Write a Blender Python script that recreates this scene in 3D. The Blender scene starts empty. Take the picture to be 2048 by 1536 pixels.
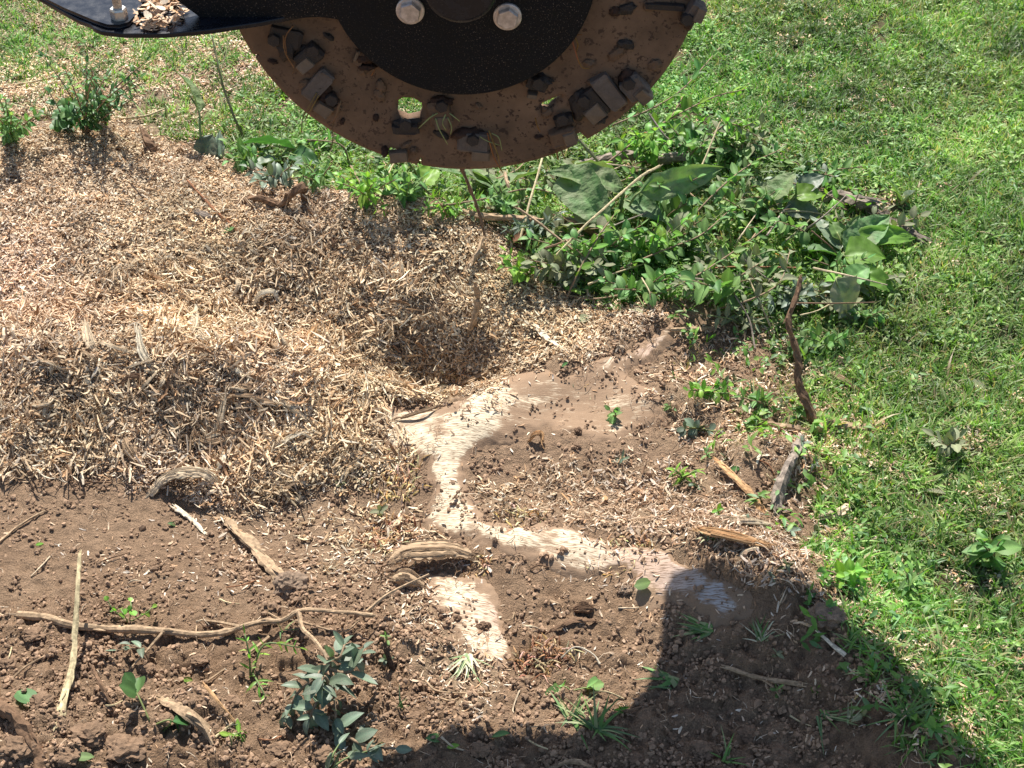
import bpy, bmesh, math, random
import numpy as np
from mathutils import Vector, Matrix, Euler, noise as mnoise

random.seed(7)
RNG = np.random.default_rng(7)
R = math.radians
scene = bpy.context.scene
COL = scene.collection

# ------------------------------------------------------------------ camera, light, exposure
CAM_H, PITCH = 1.6, 40.0
cam_d = bpy.data.cameras.new('camera')
cam_d.sensor_width = 36.0
cam_d.lens = 18.0 / (math.tan(R(15.0)) * 4.0 / 3.0)
cam_d.clip_start, cam_d.clip_end = 0.05, 300.0
cam = bpy.data.objects.new('camera', cam_d)
cam.location = (0, 0, CAM_H)
cam.rotation_euler = (R(90 - PITCH), 0, 0)
COL.objects.link(cam)
scene.camera = cam

SUN_EL, SUN_AZ = 55.0, -7.0          # azimuth from +Y towards +X
sd = Vector((math.sin(R(SUN_AZ)) * math.cos(R(SUN_EL)), math.cos(R(SUN_AZ)) * math.cos(R(SUN_EL)), math.sin(R(SUN_EL))))
world = bpy.data.worlds.new('World')
scene.world = world
world.use_nodes = True
wn = world.node_tree
for n_ in list(wn.nodes):
    wn.nodes.remove(n_)
sky = wn.nodes.new('ShaderNodeTexSky')
sky.sky_type = 'NISHITA'
sky.sun_disc = False
sky.sun_elevation = R(SUN_EL)
sky.sun_rotation = R(SUN_AZ)
bg = wn.nodes.new('ShaderNodeBackground')
bg.inputs[1].default_value = 0.085
wo = wn.nodes.new('ShaderNodeOutputWorld')
wn.links.new(sky.outputs[0], bg.inputs[0])
wn.links.new(bg.outputs[0], wo.inputs[0])
sl = bpy.data.lights.new('sun', 'SUN')
sl.energy = 5.0
sl.angle = R(0.5)
sl.color = (1.0, 0.955, 0.89)
sun = bpy.data.objects.new('sun', sl)
sun.rotation_euler = sd.to_track_quat('Z', 'Y').to_euler()
sun.location = sd * 10
COL.objects.link(sun)
scene.view_settings.view_transform = 'Standard'
scene.view_settings.look = 'None'
scene.view_settings.exposure = 0.8
scene.view_settings.gamma = 1.0
scene.cycles.max_bounces = 6
scene.cycles.diffuse_bounces = 3
scene.cycles.transparent_max_bounces = 4

# ------------------------------------------------------------------ noise
def _hash(ix, iy, seed):
    h = (ix.astype(np.int64) * 374761393 + iy.astype(np.int64) * 668265263 + seed * 982451653) & 0xFFFFFFFF
    h = ((h ^ (h >> 13)) * 1274126177) & 0xFFFFFFFF
    return ((h ^ (h >> 16)) & 0xFFFF) / 65535.0

def vnoise(x, y, seed=0):
    ix, iy = np.floor(x), np.floor(y)
    fx, fy = x - ix, y - iy
    fx = fx * fx * (3 - 2 * fx); fy = fy * fy * (3 - 2 * fy)
    a = _hash(ix, iy, seed); b = _hash(ix + 1, iy, seed)
    c = _hash(ix, iy + 1, seed); d = _hash(ix + 1, iy + 1, seed)
    return (a + (b - a) * fx) + ((c + (d - c) * fx) - (a + (b - a) * fx)) * fy

def fbm(x, y, scale, seed=0, octs=4, gain=0.5):
    """-1..1, scale = size of the largest feature in metres"""
    x = np.asarray(x, float) / scale; y = np.asarray(y, float) / scale
    s, a, t = 0.0, 1.0, 0.0
    for o in range(octs):
        c, n = math.cos(0.7 * o), math.sin(0.7 * o)
        s = s + a * (vnoise(x * c - y * n + 11.3 * o, x * n + y * c + 5.1 * o, seed + 17 * o) * 2 - 1)
        t += a; a *= gain; x = x * 2.03; y = y * 2.03
    return s / t

def sstep(a, b, x):
    t = np.clip((x - a) / (b - a), 0, 1)
    return t * t * (3 - 2 * t)

# ------------------------------------------------------------------ photo pixel -> place on the ground
FPX = 768 / math.tan(R(15))
CP, SP = math.cos(R(PITCH)), math.sin(R(PITCH))
def ray(px, py):
    x = (px - 1024) / FPX; y = (768 - py) / FPX
    return np.array([x, CP + y * SP, -SP + y * CP])
def flat(px, py, z=0.0):
    r = ray(px, py); t = (z - CAM_H) / r[2]
    return np.array([r[0] * t, r[1] * t])
def onplane(px, py, yw):
    r = ray(px, py); t = yw / r[1]
    return Vector((r[0] * t, yw, CAM_H + r[2] * t))

# ------------------------------------------------------------------ terrain
def bump(x, y, px, py, amp, sx, sy, rot=0):
    c = flat(px, py); dx, dy = x - c[0], y - c[1]
    if rot:
        cr, sr = math.cos(rot), math.sin(rot)
        dx, dy = dx * cr + dy * sr, -dx * sr + dy * cr
    return amp * np.exp(-0.5 * ((dx / sx) ** 2 + (dy / sy) ** 2))

def polydist(x, y, pts):
    """distance to a polyline, its arc length parameter and the signed side"""
    best = np.full(np.shape(x), 1e9); al = np.zeros(np.shape(x)); sg = np.zeros(np.shape(x)); L = 0
    for (ax, ay), (bx, by) in zip(pts[:-1], pts[1:]):
        ux, uy = bx - ax, by - ay; l = math.hypot(ux, uy)
        t = np.clip(((x - ax) * ux + (y - ay) * uy) / (l * l), 0, 1)
        d = np.hypot(x - ax - t * ux, y - ay - t * uy)
        m = d < best
        al = np.where(m, L + t * l, al)
        sg = np.where(m, np.sign(ux * (y - ay) - uy * (x - ax)), sg)
        best = np.where(m, d, best); L += l
    return best, al, sg

RIDGE1 = [flat(*p) for p in [(1440, 615), (1340, 655), (1190, 745), (1040, 780), (950, 850)]]
RIDGE2 = [flat(*p) for p in [(880, 930), (920, 1020), (1040, 1085), (1250, 1110), (1400, 1130), (1510, 1215)]]
RIDGE3 = [flat(*p) for p in [(1470, 1190), (1620, 1270), (1760, 1400), (1850, 1540)]]
RIDGE4 = [flat(*p) for p in [(640, 1560), (850, 1490), (1100, 1490), (1330, 1440)]]
def Hs(x, y):
    x = np.asarray(x, float); y = np.asarray(y, float)
    h = bump(x, y, 60, 470, .10, .50, .30)
    h += bump(x, y, 800, 540, .105, .22, .14)
    h += bump(x, y, 200, 790, .06, .27, .085)
    h += bump(x, y, 520, 800, .03, .10, .06)
    h += bump(x, y, 900, 740, -.085, .085, .045)
    h += bump(x, y, 900, 672, .025, .07, .028)
    h += bump(x, y, 560, 1010, -.045, .25, .09)
    h += bump(x, y, 1150, 890, .024, .085, .045)
    for rd, a, w in ((RIDGE1, .036, .05), (RIDGE2, .034, .055), (RIDGE3, .075, .085), (RIDGE4, .014, .05)):
        d, _, _ = polydist(x, y, rd)
        h += a * np.exp(-0.5 * (d / w) ** 2)
    h += bump(x, y, 1330, 810, .03, .07, .035)
    h += bump(x, y, 1530, 940, .045, .055, .04)
    h += bump(x, y, 1480, 1000, .014, .05, .04)
    h += bump(x, y, 150, 1500, .03, .13, .06) + bump(x, y, 420, 1430, .025, .06, .04) + bump(x, y, 330, 1360, -.02, .06, .03)
    h += 0.018 * fbm(x, y, .35, 3, 2) + 0.05 * fbm(x, y, 4.0, 5, 2) * sstep(2.0, 6.0, np.hypot(x, y - 2))
    return h

def PXY(px, py, h=0.0):
    r = ray(px, py); t = -CAM_H / r[2]
    for _ in range(14):
        z = float(Hs(r[0] * t, r[1] * t)) + h
        t = 0.35 * t + 0.65 * (z - CAM_H) / r[2]
    return r[0] * t, r[1] * t

POLY = {
 'chips': [(-700, 250), (0, 265), (250, 268), (420, 315), (560, 365), (700, 400), (900, 432), (1010, 480), (1070, 560), (1190, 615), (1330, 615),
           (1290, 660), (1180, 720), (1020, 750), (985, 785), (790, 800), (720, 830), (800, 900), (760, 960), (600, 985), (440, 1010), (300, 960), (150, 925), (0, 930), (-500, 950)],
 'chips_r': [(960, 975), (1120, 930), (1330, 925), (1450, 960), (1560, 1060), (1680, 1160), (1640, 1200), (1500, 1175), (1400, 1090), (1250, 1070), (1120, 1030), (1000, 1040)],
 'chips_m': [(1310, 760), (1330, 700), (1450, 640), (1560, 720), (1640, 880), (1580, 1000), (1420, 930), (1320, 880), (1300, 830)],
 'chips_c': [(760, 1150), (860, 1150), (900, 1260), (1010, 1330), (970, 1450), (860, 1400), (800, 1300), (770, 1180)],
 'chips_l': [(480, 960), (800, 960), (880, 1080), (780, 1100), (700, 1180), (560, 1100), (420, 1040)],
 'grass_r': [(1380, -300), (3200, -300), (3000, 2200), (2050, 2200), (1930, 1536), (1800, 1370), (1680, 1240), (1640, 1080), (1660, 980), (1620, 840), (1570, 700), (1500, 610), (1560, 520), (1420, 400)],
 'grass_m': [(400, 290), (520, 120), (1000, -300), (1500, -300), (1480, 400), (1620, 500), (1560, 640), (1330, 600), (1180, 600), (1070, 540), (1010, 460), (900, 410), (700, 385), (560, 345)],
 'grass_l': [(-900, -300), (1000, -300), (520, 200), (420, 300), (250, 255), (0, 240), (-700, 230)],
 'edge': [(1330, 690), (1480, 600), (1640, 650), (1760, 900), (1800, 1180), (2000, 1400), (2000, 1600), (1800, 1560), (1620, 1240), (1560, 1040), (1460, 880)],
 'green': [(450, 330), (540, 270), (760, 330), (1150, 290), (1460, 230), (1700, 380), (1820, 470), (1760, 640), (1560, 640), (1330, 600), (1180, 600), (1070, 540), (1010, 460), (900, 410), (700, 385), (560, 345)],
 'stump_a': [(1385, 610), (1420, 640), (1345, 690), (1260, 740), (1320, 790), (1340, 850), (1200, 890), (1080, 860), (1000, 870), (955, 900), (945, 960), (960, 1010), (1010, 1040),
             (1130, 1045), (1290, 1080), (1370, 1090), (1450, 1150), (1530, 1215), (1430, 1250), (1330, 1215), (1220, 1160), (1060, 1110), (900, 1075), (840, 1045), (870, 1000), (840, 940), (790, 905),
             (700, 860), (740, 805), (900, 815), (990, 768), (1120, 745), (1230, 700)],
 'stump_b': [(850, 1125), (950, 1130), (1020, 1200), (1035, 1310), (960, 1330), (900, 1270), (850, 1190)],
}
POLYW = {k: np.array([PXY(*p) for p in v]) for k, v in POLY.items()}

def polymask(x, y, key, soft=.02, warp=.02, seed=1, wscale=.08):
    P = POLYW[key]
    x, y = x + warp * fbm(x, y, wscale, seed, 5, .65), y + warp * fbm(x, y, wscale, seed + 50, 5, .65)
    inside = np.zeros(np.shape(x), bool); d = np.full(np.shape(x), 1e9)
    n = len(P)
    for i in range(n):
        ax, ay = P[i]; bx, by = P[(i + 1) % n]
        c = (ay > y) != (by > y)
        with np.errstate(divide='ignore', invalid='ignore'):
            xi = (bx - ax) * (y - ay) / (by - ay if by != ay else 1e-9) + ax
        inside ^= c & (x < xi)
        ux, uy = bx - ax, by - ay
        t = np.clip(((x - ax) * ux + (y - ay) * uy) / (ux * ux + uy * uy), 0, 1)
        d = np.minimum(d, np.hypot(x - ax - t * ux, y - ay - t * uy))
    s = np.where(inside, d, -d)
    return sstep(-soft, soft, s)

xs = np.arange(-1.46, 1.4601, .0045)
ys = [0.94]
while ys[-1] < 3.85:
    ys.append(ys[-1] * 1.0031)
ys = np.array(ys)
def outward(a, step, k, lim):
    o = []
    while a < lim:
        a += step; step *= k; o.append(a)
    return np.array(o)
ox = outward(1.46, .01, 1.25, 60.)
xg = np.concatenate([-ox[::-1], xs, ox])
yg = np.concatenate([(0.94 - outward(0., .01, 1.3, 30.))[::-1], ys, 3.85 + outward(0., .012, 1.25, 90.)])
GX, GY = np.meshgrid(xg, yg)
print('ground grid', GX.shape)

M = {}
for k, (so, wa) in {'chips': (.035, .035), 'chips_r': (.02, .03), 'chips_m': (.03, .03), 'chips_c': (.015, .012), 'chips_l': (.04, .04), 'grass_r': (.05, .06),
                    'grass_m': (.03, .04), 'grass_l': (.05, .06), 'edge': (.06, .05), 'green': (.05, .04), 'stump_a': (.026, .035), 'stump_b': (.024, .035)}.items():
    M[k] = polymask(GX, GY, k, so, wa, seed=sum(map(ord, k)) % 97)
M['grass_l'] = np.maximum(M['grass_l'], sstep(3.4, 3.6, GY) * (1 - M['grass_r']) * (1 - M['grass_m']))
M['grass_r'] = np.maximum(M['grass_r'], sstep(1.2, 1.6, GX))
M['grass'] = np.clip(M['grass_r'] + M['grass_m'] + M['grass_l'], 0, 1)
M['stump'] = np.maximum(M['stump_a'], M['stump_b'])
M['dirt'] = (1 - M['grass']) * (1 - M['chips']) * (1 - M['stump'])
M['rough'] = sstep(1.62, 1.25, GY)     # loose cloddy soil in the foreground
smoothH = Hs(GX, GY)
clod = np.abs(fbm(GX, GY, .045, 21, 3)) ; clod2 = np.abs(fbm(GX, GY, .014, 22, 3))
big = fbm(GX, GY, .09, 23, 3)
rough = .0012 * (M['dirt'] + .4 * M['stump']) * fbm(GX, GY, .009, 24, 2) + .013 * M['dirt'] * M['rough'] * (big + 1.3 * (clod - .3) * 1.4) + M['dirt'] * (.0016 + .006 * M['rough']) * (1 - 2.2 * clod2) * .9
rough += M['chips'] * (.011 * fbm(GX, GY, .06, 31, 4) + .003 * fbm(GX, GY, .012, 32, 2))
rough += (M['chips_r'] + M['chips_m']) * .006 * fbm(GX, GY, .03, 33, 3)
rough += M['grass'] * (.010 * fbm(GX, GY, .10, 41, 3))
near = (np.abs(GX) < 1.6) & (GY > .8) & (GY < 4)
rough = np.where(near, rough, rough * .3) * (1 - .93 * M['stump'])
H = smoothH + rough - .007 * M['stump']

def lookup(A, x, y):
    x = np.asarray(x, float); y = np.asarray(y, float)
    i = np.clip(np.searchsorted(xg, x) - 1, 0, len(xg) - 2); j = np.clip(np.searchsorted(yg, y) - 1, 0, len(yg) - 2)
    fx = (x - xg[i]) / (xg[i + 1] - xg[i]); fy = (y - yg[j]) / (yg[j + 1] - yg[j])
    return (A[j, i] * (1 - fx) + A[j, i + 1] * fx) * (1 - fy) + (A[j + 1, i] * (1 - fx) + A[j + 1, i + 1] * fx) * fy
def Hz(x, y):
    return lookup(H, x, y)
def P3(px, py, h=0.0):
    x, y = PXY(px, py, h)
    return Vector((x, y, float(Hz(x, y)) + h + .008 * float(sstep(.6, .95, lookup(M['stump'], x, y)))))
def normals(x, y, e=.012):
    nx = -(Hz(x + e, y) - Hz(x - e, y)) / (2 * e); ny = -(Hz(x, y + e) - Hz(x, y - e)) / (2 * e)
    n = np.stack([nx, ny, np.ones_like(nx)], -1)
    return n / np.linalg.norm(n, axis=-1, keepdims=True)

# ------------------------------------------------------------------ mesh helpers
def mesh_np(name, V, F, mat=None, smooth=False, col=None):
    me = bpy.data.meshes.new(name)
    me.from_pydata([tuple(v) for v in V], [], [tuple(f) for f in F])
    if mat: me.materials.append(mat)
    if smooth:
        me.polygons.foreach_set('use_smooth', [True] * len(me.polygons))
    if col is not None:
        a = me.color_attributes.new('col', 'FLOAT_COLOR', 'POINT')
        c = np.ones((len(V), 4)); c[:, :3] = col
        a.data.foreach_set('color', c.ravel())
    me.update()
    return me
def grid_mesh(name, V, nx, ny, mat, col, keep=None):
    """fast structured grid"""
    idx = np.arange(nx * ny).reshape(ny, nx)
    q = np.stack([idx[:-1, :-1], idx[:-1, 1:], idx[1:, 1:], idx[1:, :-1]], -1).reshape(-1, 4)
    if keep is not None:
        k = keep.ravel(); q = q[k[q].any(1)]
        used = np.unique(q); re = np.full(nx * ny, -1); re[used] = np.arange(len(used)); q = re[q]; V = V[used]; col = [c[used] for c in col]
    me = bpy.data.meshes.new(name)
    me.vertices.add(len(V)); me.vertices.foreach_set('co', V.astype(np.float32).ravel())
    me.loops.add(q.size); me.loops.foreach_set('vertex_index', q.astype(np.int32).ravel())
    me.polygons.add(len(q)); me.polygons.foreach_set('loop_start', np.arange(0, q.size, 4, dtype=np.int32))
    me.polygons.foreach_set('loop_total', np.full(len(q), 4, dtype=np.int32))
    me.polygons.foreach_set('use_smooth', np.ones(len(q), bool))
    me.update(calc_edges=True)
    me.materials.append(mat)
    for nm, c in zip(('col', 'aux'), col):
        a = me.color_attributes.new(nm, 'FLOAT_COLOR', 'POINT')
        cc = np.ones((len(V), 4)); cc[:, :3] = c
        a.data.foreach_set('color', cc.astype(np.float32).ravel())
    return me
def obj(name, me, parent=None, M4=None):
    o = bpy.data.objects.new(name, me)
    COL.objects.link(o)
    if M4 is not None: o.matrix_basis = M4
    if parent: o.parent = parent
    return o
def tag(o, label=None, cat=None, group=None, kind=None):
    if label: o['label'] = label
    if cat: o['category'] = cat
    if group: o['group'] = group
    if kind: o['kind'] = kind
    return o
def empty(name, loc, label, cat, group=None):
    o = bpy.data.objects.new(name, None)
    o.empty_display_size = .05
    o.location = loc
    COL.objects.link(o)
    return tag(o, label, cat, group)

class MB:
    def __init__(s): s.v = []; s.f = []; s.c = []
    def add(s, V, F, c=(1, 1, 1)):
        b = len(s.v); s.v += [tuple(v) for v in V]; s.f += [tuple(i + b for i in f) for f in F]
        if isinstance(c, list): s.c += c
        else: s.c += [tuple(c)] * len(V)
    def mesh(s, name, mat, smooth=False): return mesh_np(name, s.v, s.f, mat, smooth, np.array(s.c))

def tube_vf(pts, rad, n=7, rough=0.0, seed=0, squash=1.0, flat_ends=True):
    pts = [Vector(p) for p in pts]
    V, F = [], []
    up = Vector((0, 0, 1))
    for i, p in enumerate(pts):
        t = (pts[min(i + 1, len(pts) - 1)] - pts[max(i - 1, 0)]).normalized()
        a = t.cross(up)
        if a.length < .1: a = t.cross(Vector((1, 0, 0)))
        a.normalize(); b = a.cross(t).normalized()
        r = rad[i] if hasattr(rad, '__len__') else rad
        for k in range(n):
            an = 2 * math.pi * k / n
            rr = r * (1 + rough * (mnoise.noise(Vector((p.x * 60 + seed, p.y * 60 + k * 1.7, p.z * 60 + k))) * 1.6 + random.uniform(-.25, .25)))
            V.append(p + a * math.cos(an) * rr + b * math.sin(an) * rr * squash)
    m = len(pts)
    for i in range(m - 1):
        for k in range(n):
            F.append((i * n + k, i * n + (k + 1) % n, (i + 1) * n + (k + 1) % n, (i + 1) * n + k))
    F.append(tuple(reversed(range(n)))); F.append(tuple((m - 1) * n + k for k in range(n)))
    return V, F
def smooth_path(pts, k=5):
    """Catmull-Rom through the points"""
    P = [Vector(p) for p in pts]
    if len(P) < 3 and k <= 1: return P
    Q = [P[0] * 2 - P[1]] + P + [P[-1] * 2 - P[-2]]
    out = []
    for i in range(1, len(Q) - 2):
        a, b, c, d = Q[i - 1], Q[i], Q[i + 1], Q[i + 2]
        for j in range(k):
            t = j / k
            out.append(.5 * ((2 * b) + (c - a) * t + (2 * a - 5 * b + 4 * c - d) * t * t + (3 * b - a - 3 * c + d) * t ** 3))
    out.append(P[-1])
    return out

# ------------------------------------------------------------------ materials
def newmat(name):
    m = bpy.data.materials.new(name); m.use_nodes = True
    nt = m.node_tree
    for n in list(nt.nodes): nt.nodes.remove(n)
    out = nt.nodes.new('ShaderNodeOutputMaterial')
    bs = nt.nodes.new('ShaderNodeBsdfPrincipled')
    nt.links.new(bs.outputs[0], out.inputs[0])
    return m, nt, bs, out
def N(nt, t, **kw):
    n = nt.nodes.new(t)
    for k, v in kw.items():
        if k in n.inputs.keys() and not hasattr(n, k): n.inputs[k].default_value = v
        else: setattr(n, k, v)
    return n
def math_(nt, op, a, b=None, clamp=False):
    n = nt.nodes.new('ShaderNodeMath'); n.operation = op; n.use_clamp = clamp
    for i, v in enumerate((a, b)):
        if v is None: continue
        if isinstance(v, (int, float)): n.inputs[i].default_value = v
        else: nt.links.new(v, n.inputs[i])
    return n.outputs[0]
def mixc(nt, fac, a, b, mode='MIX'):
    n = nt.nodes.new('ShaderNodeMix'); n.data_type = 'RGBA'; n.blend_type = mode
    for s, v in ((n.inputs[0], fac), (n.inputs[6], a), (n.inputs[7], b)):
        if isinstance(v, (int, float)): s.default_value = v
        elif isinstance(v, tuple): s.default_value = (*v, 1)
        else: nt.links.new(v, s)
    return n.outputs[2]
def noise_(nt, vec, scale, detail=4, rough=.6):
    n = nt.nodes.new('ShaderNodeTexNoise'); n.inputs['Scale'].default_value = scale
    n.inputs['Detail'].default_value = detail; n.inputs['Roughness'].default_value = rough
    if vec is not None: nt.links.new(vec, n.inputs['Vector'])
    return n.outputs[0]
def ramp(nt, fac, stops):
    n = nt.nodes.new('ShaderNodeValToRGB'); e = n.color_ramp.elements
    while len(e) < len(stops): e.new(.5)
    for el, (p, c) in zip(e, stops):
        el.position = p; el.color = (*c, 1) if isinstance(c, tuple) else (c, c, c, 1)
    nt.links.new(fac, n.inputs[0]); return n.outputs[0]
def coords(nt, which='Object'):
    return nt.nodes.new('ShaderNodeTexCoord').outputs[which]
def mapping(nt, vec, scale):
    n = nt.nodes.new('ShaderNodeMapping'); n.inputs['Scale'].default_value = scale
    nt.links.new(vec, n.inputs[0]); return n.outputs[0]
def bump_(nt, bs, h, strength=.5, dist=.002):
    n = nt.nodes.new('ShaderNodeBump'); n.inputs['Strength'].default_value = strength; n.inputs['Distance'].default_value = dist
    nt.links.new(h, n.inputs['Height']); nt.links.new(n.outputs[0], bs.inputs['Normal'])
def attr(nt, name, kind='GEOMETRY'):
    n = nt.nodes.new('ShaderNodeAttribute'); n.attribute_name = name; n.attribute_type = kind; return n.outputs[0]

# soil
m_ground, nt, bs, _ = newmat('soil_and_litter')
oc = coords(nt)
n1 = noise_(nt, oc, 60, 5, .65); n2 = noise_(nt, oc, 420, 4, .7); n3 = noise_(nt, oc, 9, 3, .5)
c = mixc(nt, 1.0, attr(nt, 'col'), ramp(nt, n1, [(.3, .72), (.72, 1.25)]), 'MULTIPLY')
c = mixc(nt, 1.0, c, ramp(nt, n2, [(.3, .65), (.7, 1.35)]), 'MULTIPLY')
nt.links.new(c, bs.inputs['Base Color'])
bs.inputs['Roughness'].default_value = .95; bs.inputs['Specular IOR Level'].default_value = .15
bump_(nt, bs, math_(nt, 'ADD', math_(nt, 'MULTIPLY', n1, 1.8), n2), 1.0, .007)

# freshly ground stump wood: pale fibres with dark pores along the grain, soil dust rubbed in
m_stump, nt, bs, _ = newmat('ground_stump_wood')
aux = N(nt, 'ShaderNodeSeparateColor'); nt.links.new(attr(nt, 'aux'), aux.inputs[0])
cmb = nt.nodes.new('ShaderNodeCombineXYZ')
nt.links.new(math_(nt, 'MULTIPLY', aux.outputs[0], 70.), cmb.inputs[0]); nt.links.new(math_(nt, 'MULTIPLY', aux.outputs[1], 560.), cmb.inputs[1])
g1 = noise_(nt, cmb.outputs[0], 1.0, 3, .6)
cm2 = nt.nodes.new('ShaderNodeCombineXYZ')
nt.links.new(math_(nt, 'MULTIPLY', aux.outputs[0], 14.), cm2.inputs[0]); nt.links.new(math_(nt, 'MULTIPLY', aux.outputs[1], 120.), cm2.inputs[1])
g2 = noise_(nt, cm2.outputs[0], 1.0, 3, .6)
oc = coords(nt)
du = noise_(nt, oc, 22, 5, .65)
fin = noise_(nt, oc, 500, 3, .7)
pores = ramp(nt, g1, [(.40, .0), (.52, 1.0)])
c = mixc(nt, 1.0, attr(nt, 'col'), ramp(nt, g2, [(.25, .8), (.7, 1.12)]), 'MULTIPLY')
c = mixc(nt, math_(nt, 'MULTIPLY', math_(nt, 'SUBTRACT', 1.0, pores), .85), c, (.17, .105, .062))
dust = math_(nt, 'ADD', math_(nt, 'MULTIPLY', math_(nt, 'SUBTRACT', du, .5), 3.2), math_(nt, 'ADD', math_(nt, 'MULTIPLY', math_(nt, 'SUBTRACT', g1, .5), -2.6), math_(nt, 'ADD', math_(nt, 'MULTIPLY', math_(nt, 'SUBTRACT', g2, .5), -2.2), math_(nt, 'SUBTRACT', math_(nt, 'MULTIPLY', aux.outputs[2], 1.9), .62))), True)
c = mixc(nt, dust, c, mixc(nt, fin, (.20, .13, .082), (.35, .24, .155)))
nt.links.new(c, bs.inputs['Base Color'])
bs.inputs['Roughness'].default_value = .9; bs.inputs['Specular IOR Level'].default_value = .15
bump_(nt, bs, math_(nt, 'ADD', g1, math_(nt, 'MULTIPLY', fin, .6)), .4, .002)

def wood_like(name, stretch=(30, 400, 400), instanced=False, rough=.85, contrast=(.7, 1.2), bmp=.5):
    m, nt, bs, _ = newmat(name)
    oc = coords(nt)
    c = attr(nt, 'col')
    if instanced: c = mixc(nt, 1.0, c, attr(nt, 'tint', 'INSTANCER'), 'MULTIPLY')
    else:
        oi = nt.nodes.new('ShaderNodeObjectInfo')
        c = mixc(nt, 1.0, c, oi.outputs['Color'], 'MULTIPLY')
    g = noise_(nt, mapping(nt, oc, stretch), 1.0, 3, .65)
    c = mixc(nt, 1.0, c, ramp(nt, g, [(.3, contrast[0]), (.7, contrast[1])]), 'MULTIPLY')
    nt.links.new(c, bs.inputs['Base Color'])
    bs.inputs['Roughness'].default_value = rough; bs.inputs['Specular IOR Level'].default_value = .25
    bump_(nt, bs, g, bmp, .001)
    return m
m_chip = wood_like('wood_chip', (60, 900, 900), True)
m_crumb = wood_like('soil_crumb', (300, 300, 300), True, .95)
m_shave = wood_like('shaved_wood', (40, 700, 700), False)
m_bark = wood_like('bark', (160, 160, 160), False, .9, (.55, 1.3), .9)
m_twig = wood_like('twig_bark', (250, 250, 250), False, .7, (.6, 1.25), .6)

def leafmat(name, base, var=.35, instanced=False, trans=.28, rough=.45, vein=False, dust=0.0, spec=.4):
    m, nt, bs, out = newmat(name)
    oc = coords(nt)
    if instanced:
        c = mixc(nt, 1.0, attr(nt, 'col'), attr(nt, 'tint', 'INSTANCER'), 'MULTIPLY')
    else:
        oi = nt.nodes.new('ShaderNodeObjectInfo')
        k = math_(nt, 'ADD', math_(nt, 'MULTIPLY', oi.outputs['Random'], var * 2), 1 - var)
        hs = nt.nodes.new('ShaderNodeHueSaturation'); hs.inputs['Color'].default_value = (*base, 1)
        nt.links.new(k, hs.inputs['Value'])
        r2 = math_(nt, 'FRACT', math_(nt, 'MULTIPLY', oi.outputs['Random'], 7.31))
        nt.links.new(math_(nt, 'ADD', math_(nt, 'MULTIPLY', r2, .05), .475), hs.inputs['Hue'])
        c = mixc(nt, 1.0, hs.outputs[0], attr(nt, 'col'), 'MULTIPLY')
        c = mixc(nt, 1.0, c, ramp(nt, noise_(nt, oc, 60, 4, .6), [(.3, .75), (.7, 1.25)]), 'MULTIPLY')
        if dust:
            c = mixc(nt, math_(nt, 'MULTIPLY', ramp(nt, noise_(nt, oc, 25, 5, .7), [(.38, .0), (.62, 1.0)]), dust), c, (.33, .29, .2))
    nt.links.new(c, bs.inputs['Base Color'])
    bs.inputs['Roughness'].default_value = rough; bs.inputs['Specular IOR Level'].default_value = spec
    tr = nt.nodes.new('ShaderNodeBsdfTranslucent')
    nt.links.new(mixc(nt, 1.0, c, (1.5, 1.75, .7), 'MULTIPLY'), tr.inputs[0])
    if vein: bump_(nt, bs, noise_(nt, mapping(nt, oc, (70, 45, 70)), 1., 3, .5), 1.0, .006)
    ms = nt.nodes.new('ShaderNodeMixShader'); ms.inputs[0].default_value = trans
    nt.links.new(bs.outputs[0], ms.inputs[1]); nt.links.new(tr.outputs[0], ms.inputs[2]); nt.links.new(ms.outputs[0], out.inputs[0])
    return m
m_grass = leafmat('grass_blade', (1, 1, 1), instanced=True, trans=.3, rough=.5)
m_leafs = {
 'bright': leafmat('bright_leaf', (.17, .32, .05), spec=.3),
 'mid': leafmat('mid_green_leaf', (.14, .25, .08), rough=.55, spec=.3),
 'dark': leafmat('dark_leaf', (.07, .15, .045), rough=.45, trans=.2, spec=.3),
 'dusty': leafmat('dusty_leaf', (.15, .20, .10), dust=.75, rough=.75, trans=.15, spec=.2),
 'grey': leafmat('grey_green_leaf', (.10, .16, .105), dust=.35, rough=.5, trans=.12),
 'dock': leafmat('dock_leaf', (.12, .23, .08), rough=.6, var=.2, dust=.4, trans=.2, spec=.2, vein=True),
 'brown': leafmat('dead_leaf', (.22, .12, .06), rough=.7, trans=.15, spec=.2),
 'orange': leafmat('orange_leaf', (.62, .22, .07), rough=.5, var=.15, trans=.3),
}
m_stem = leafmat('green_stem', (.20, .26, .09), rough=.5, trans=.05, var=.2)

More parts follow.
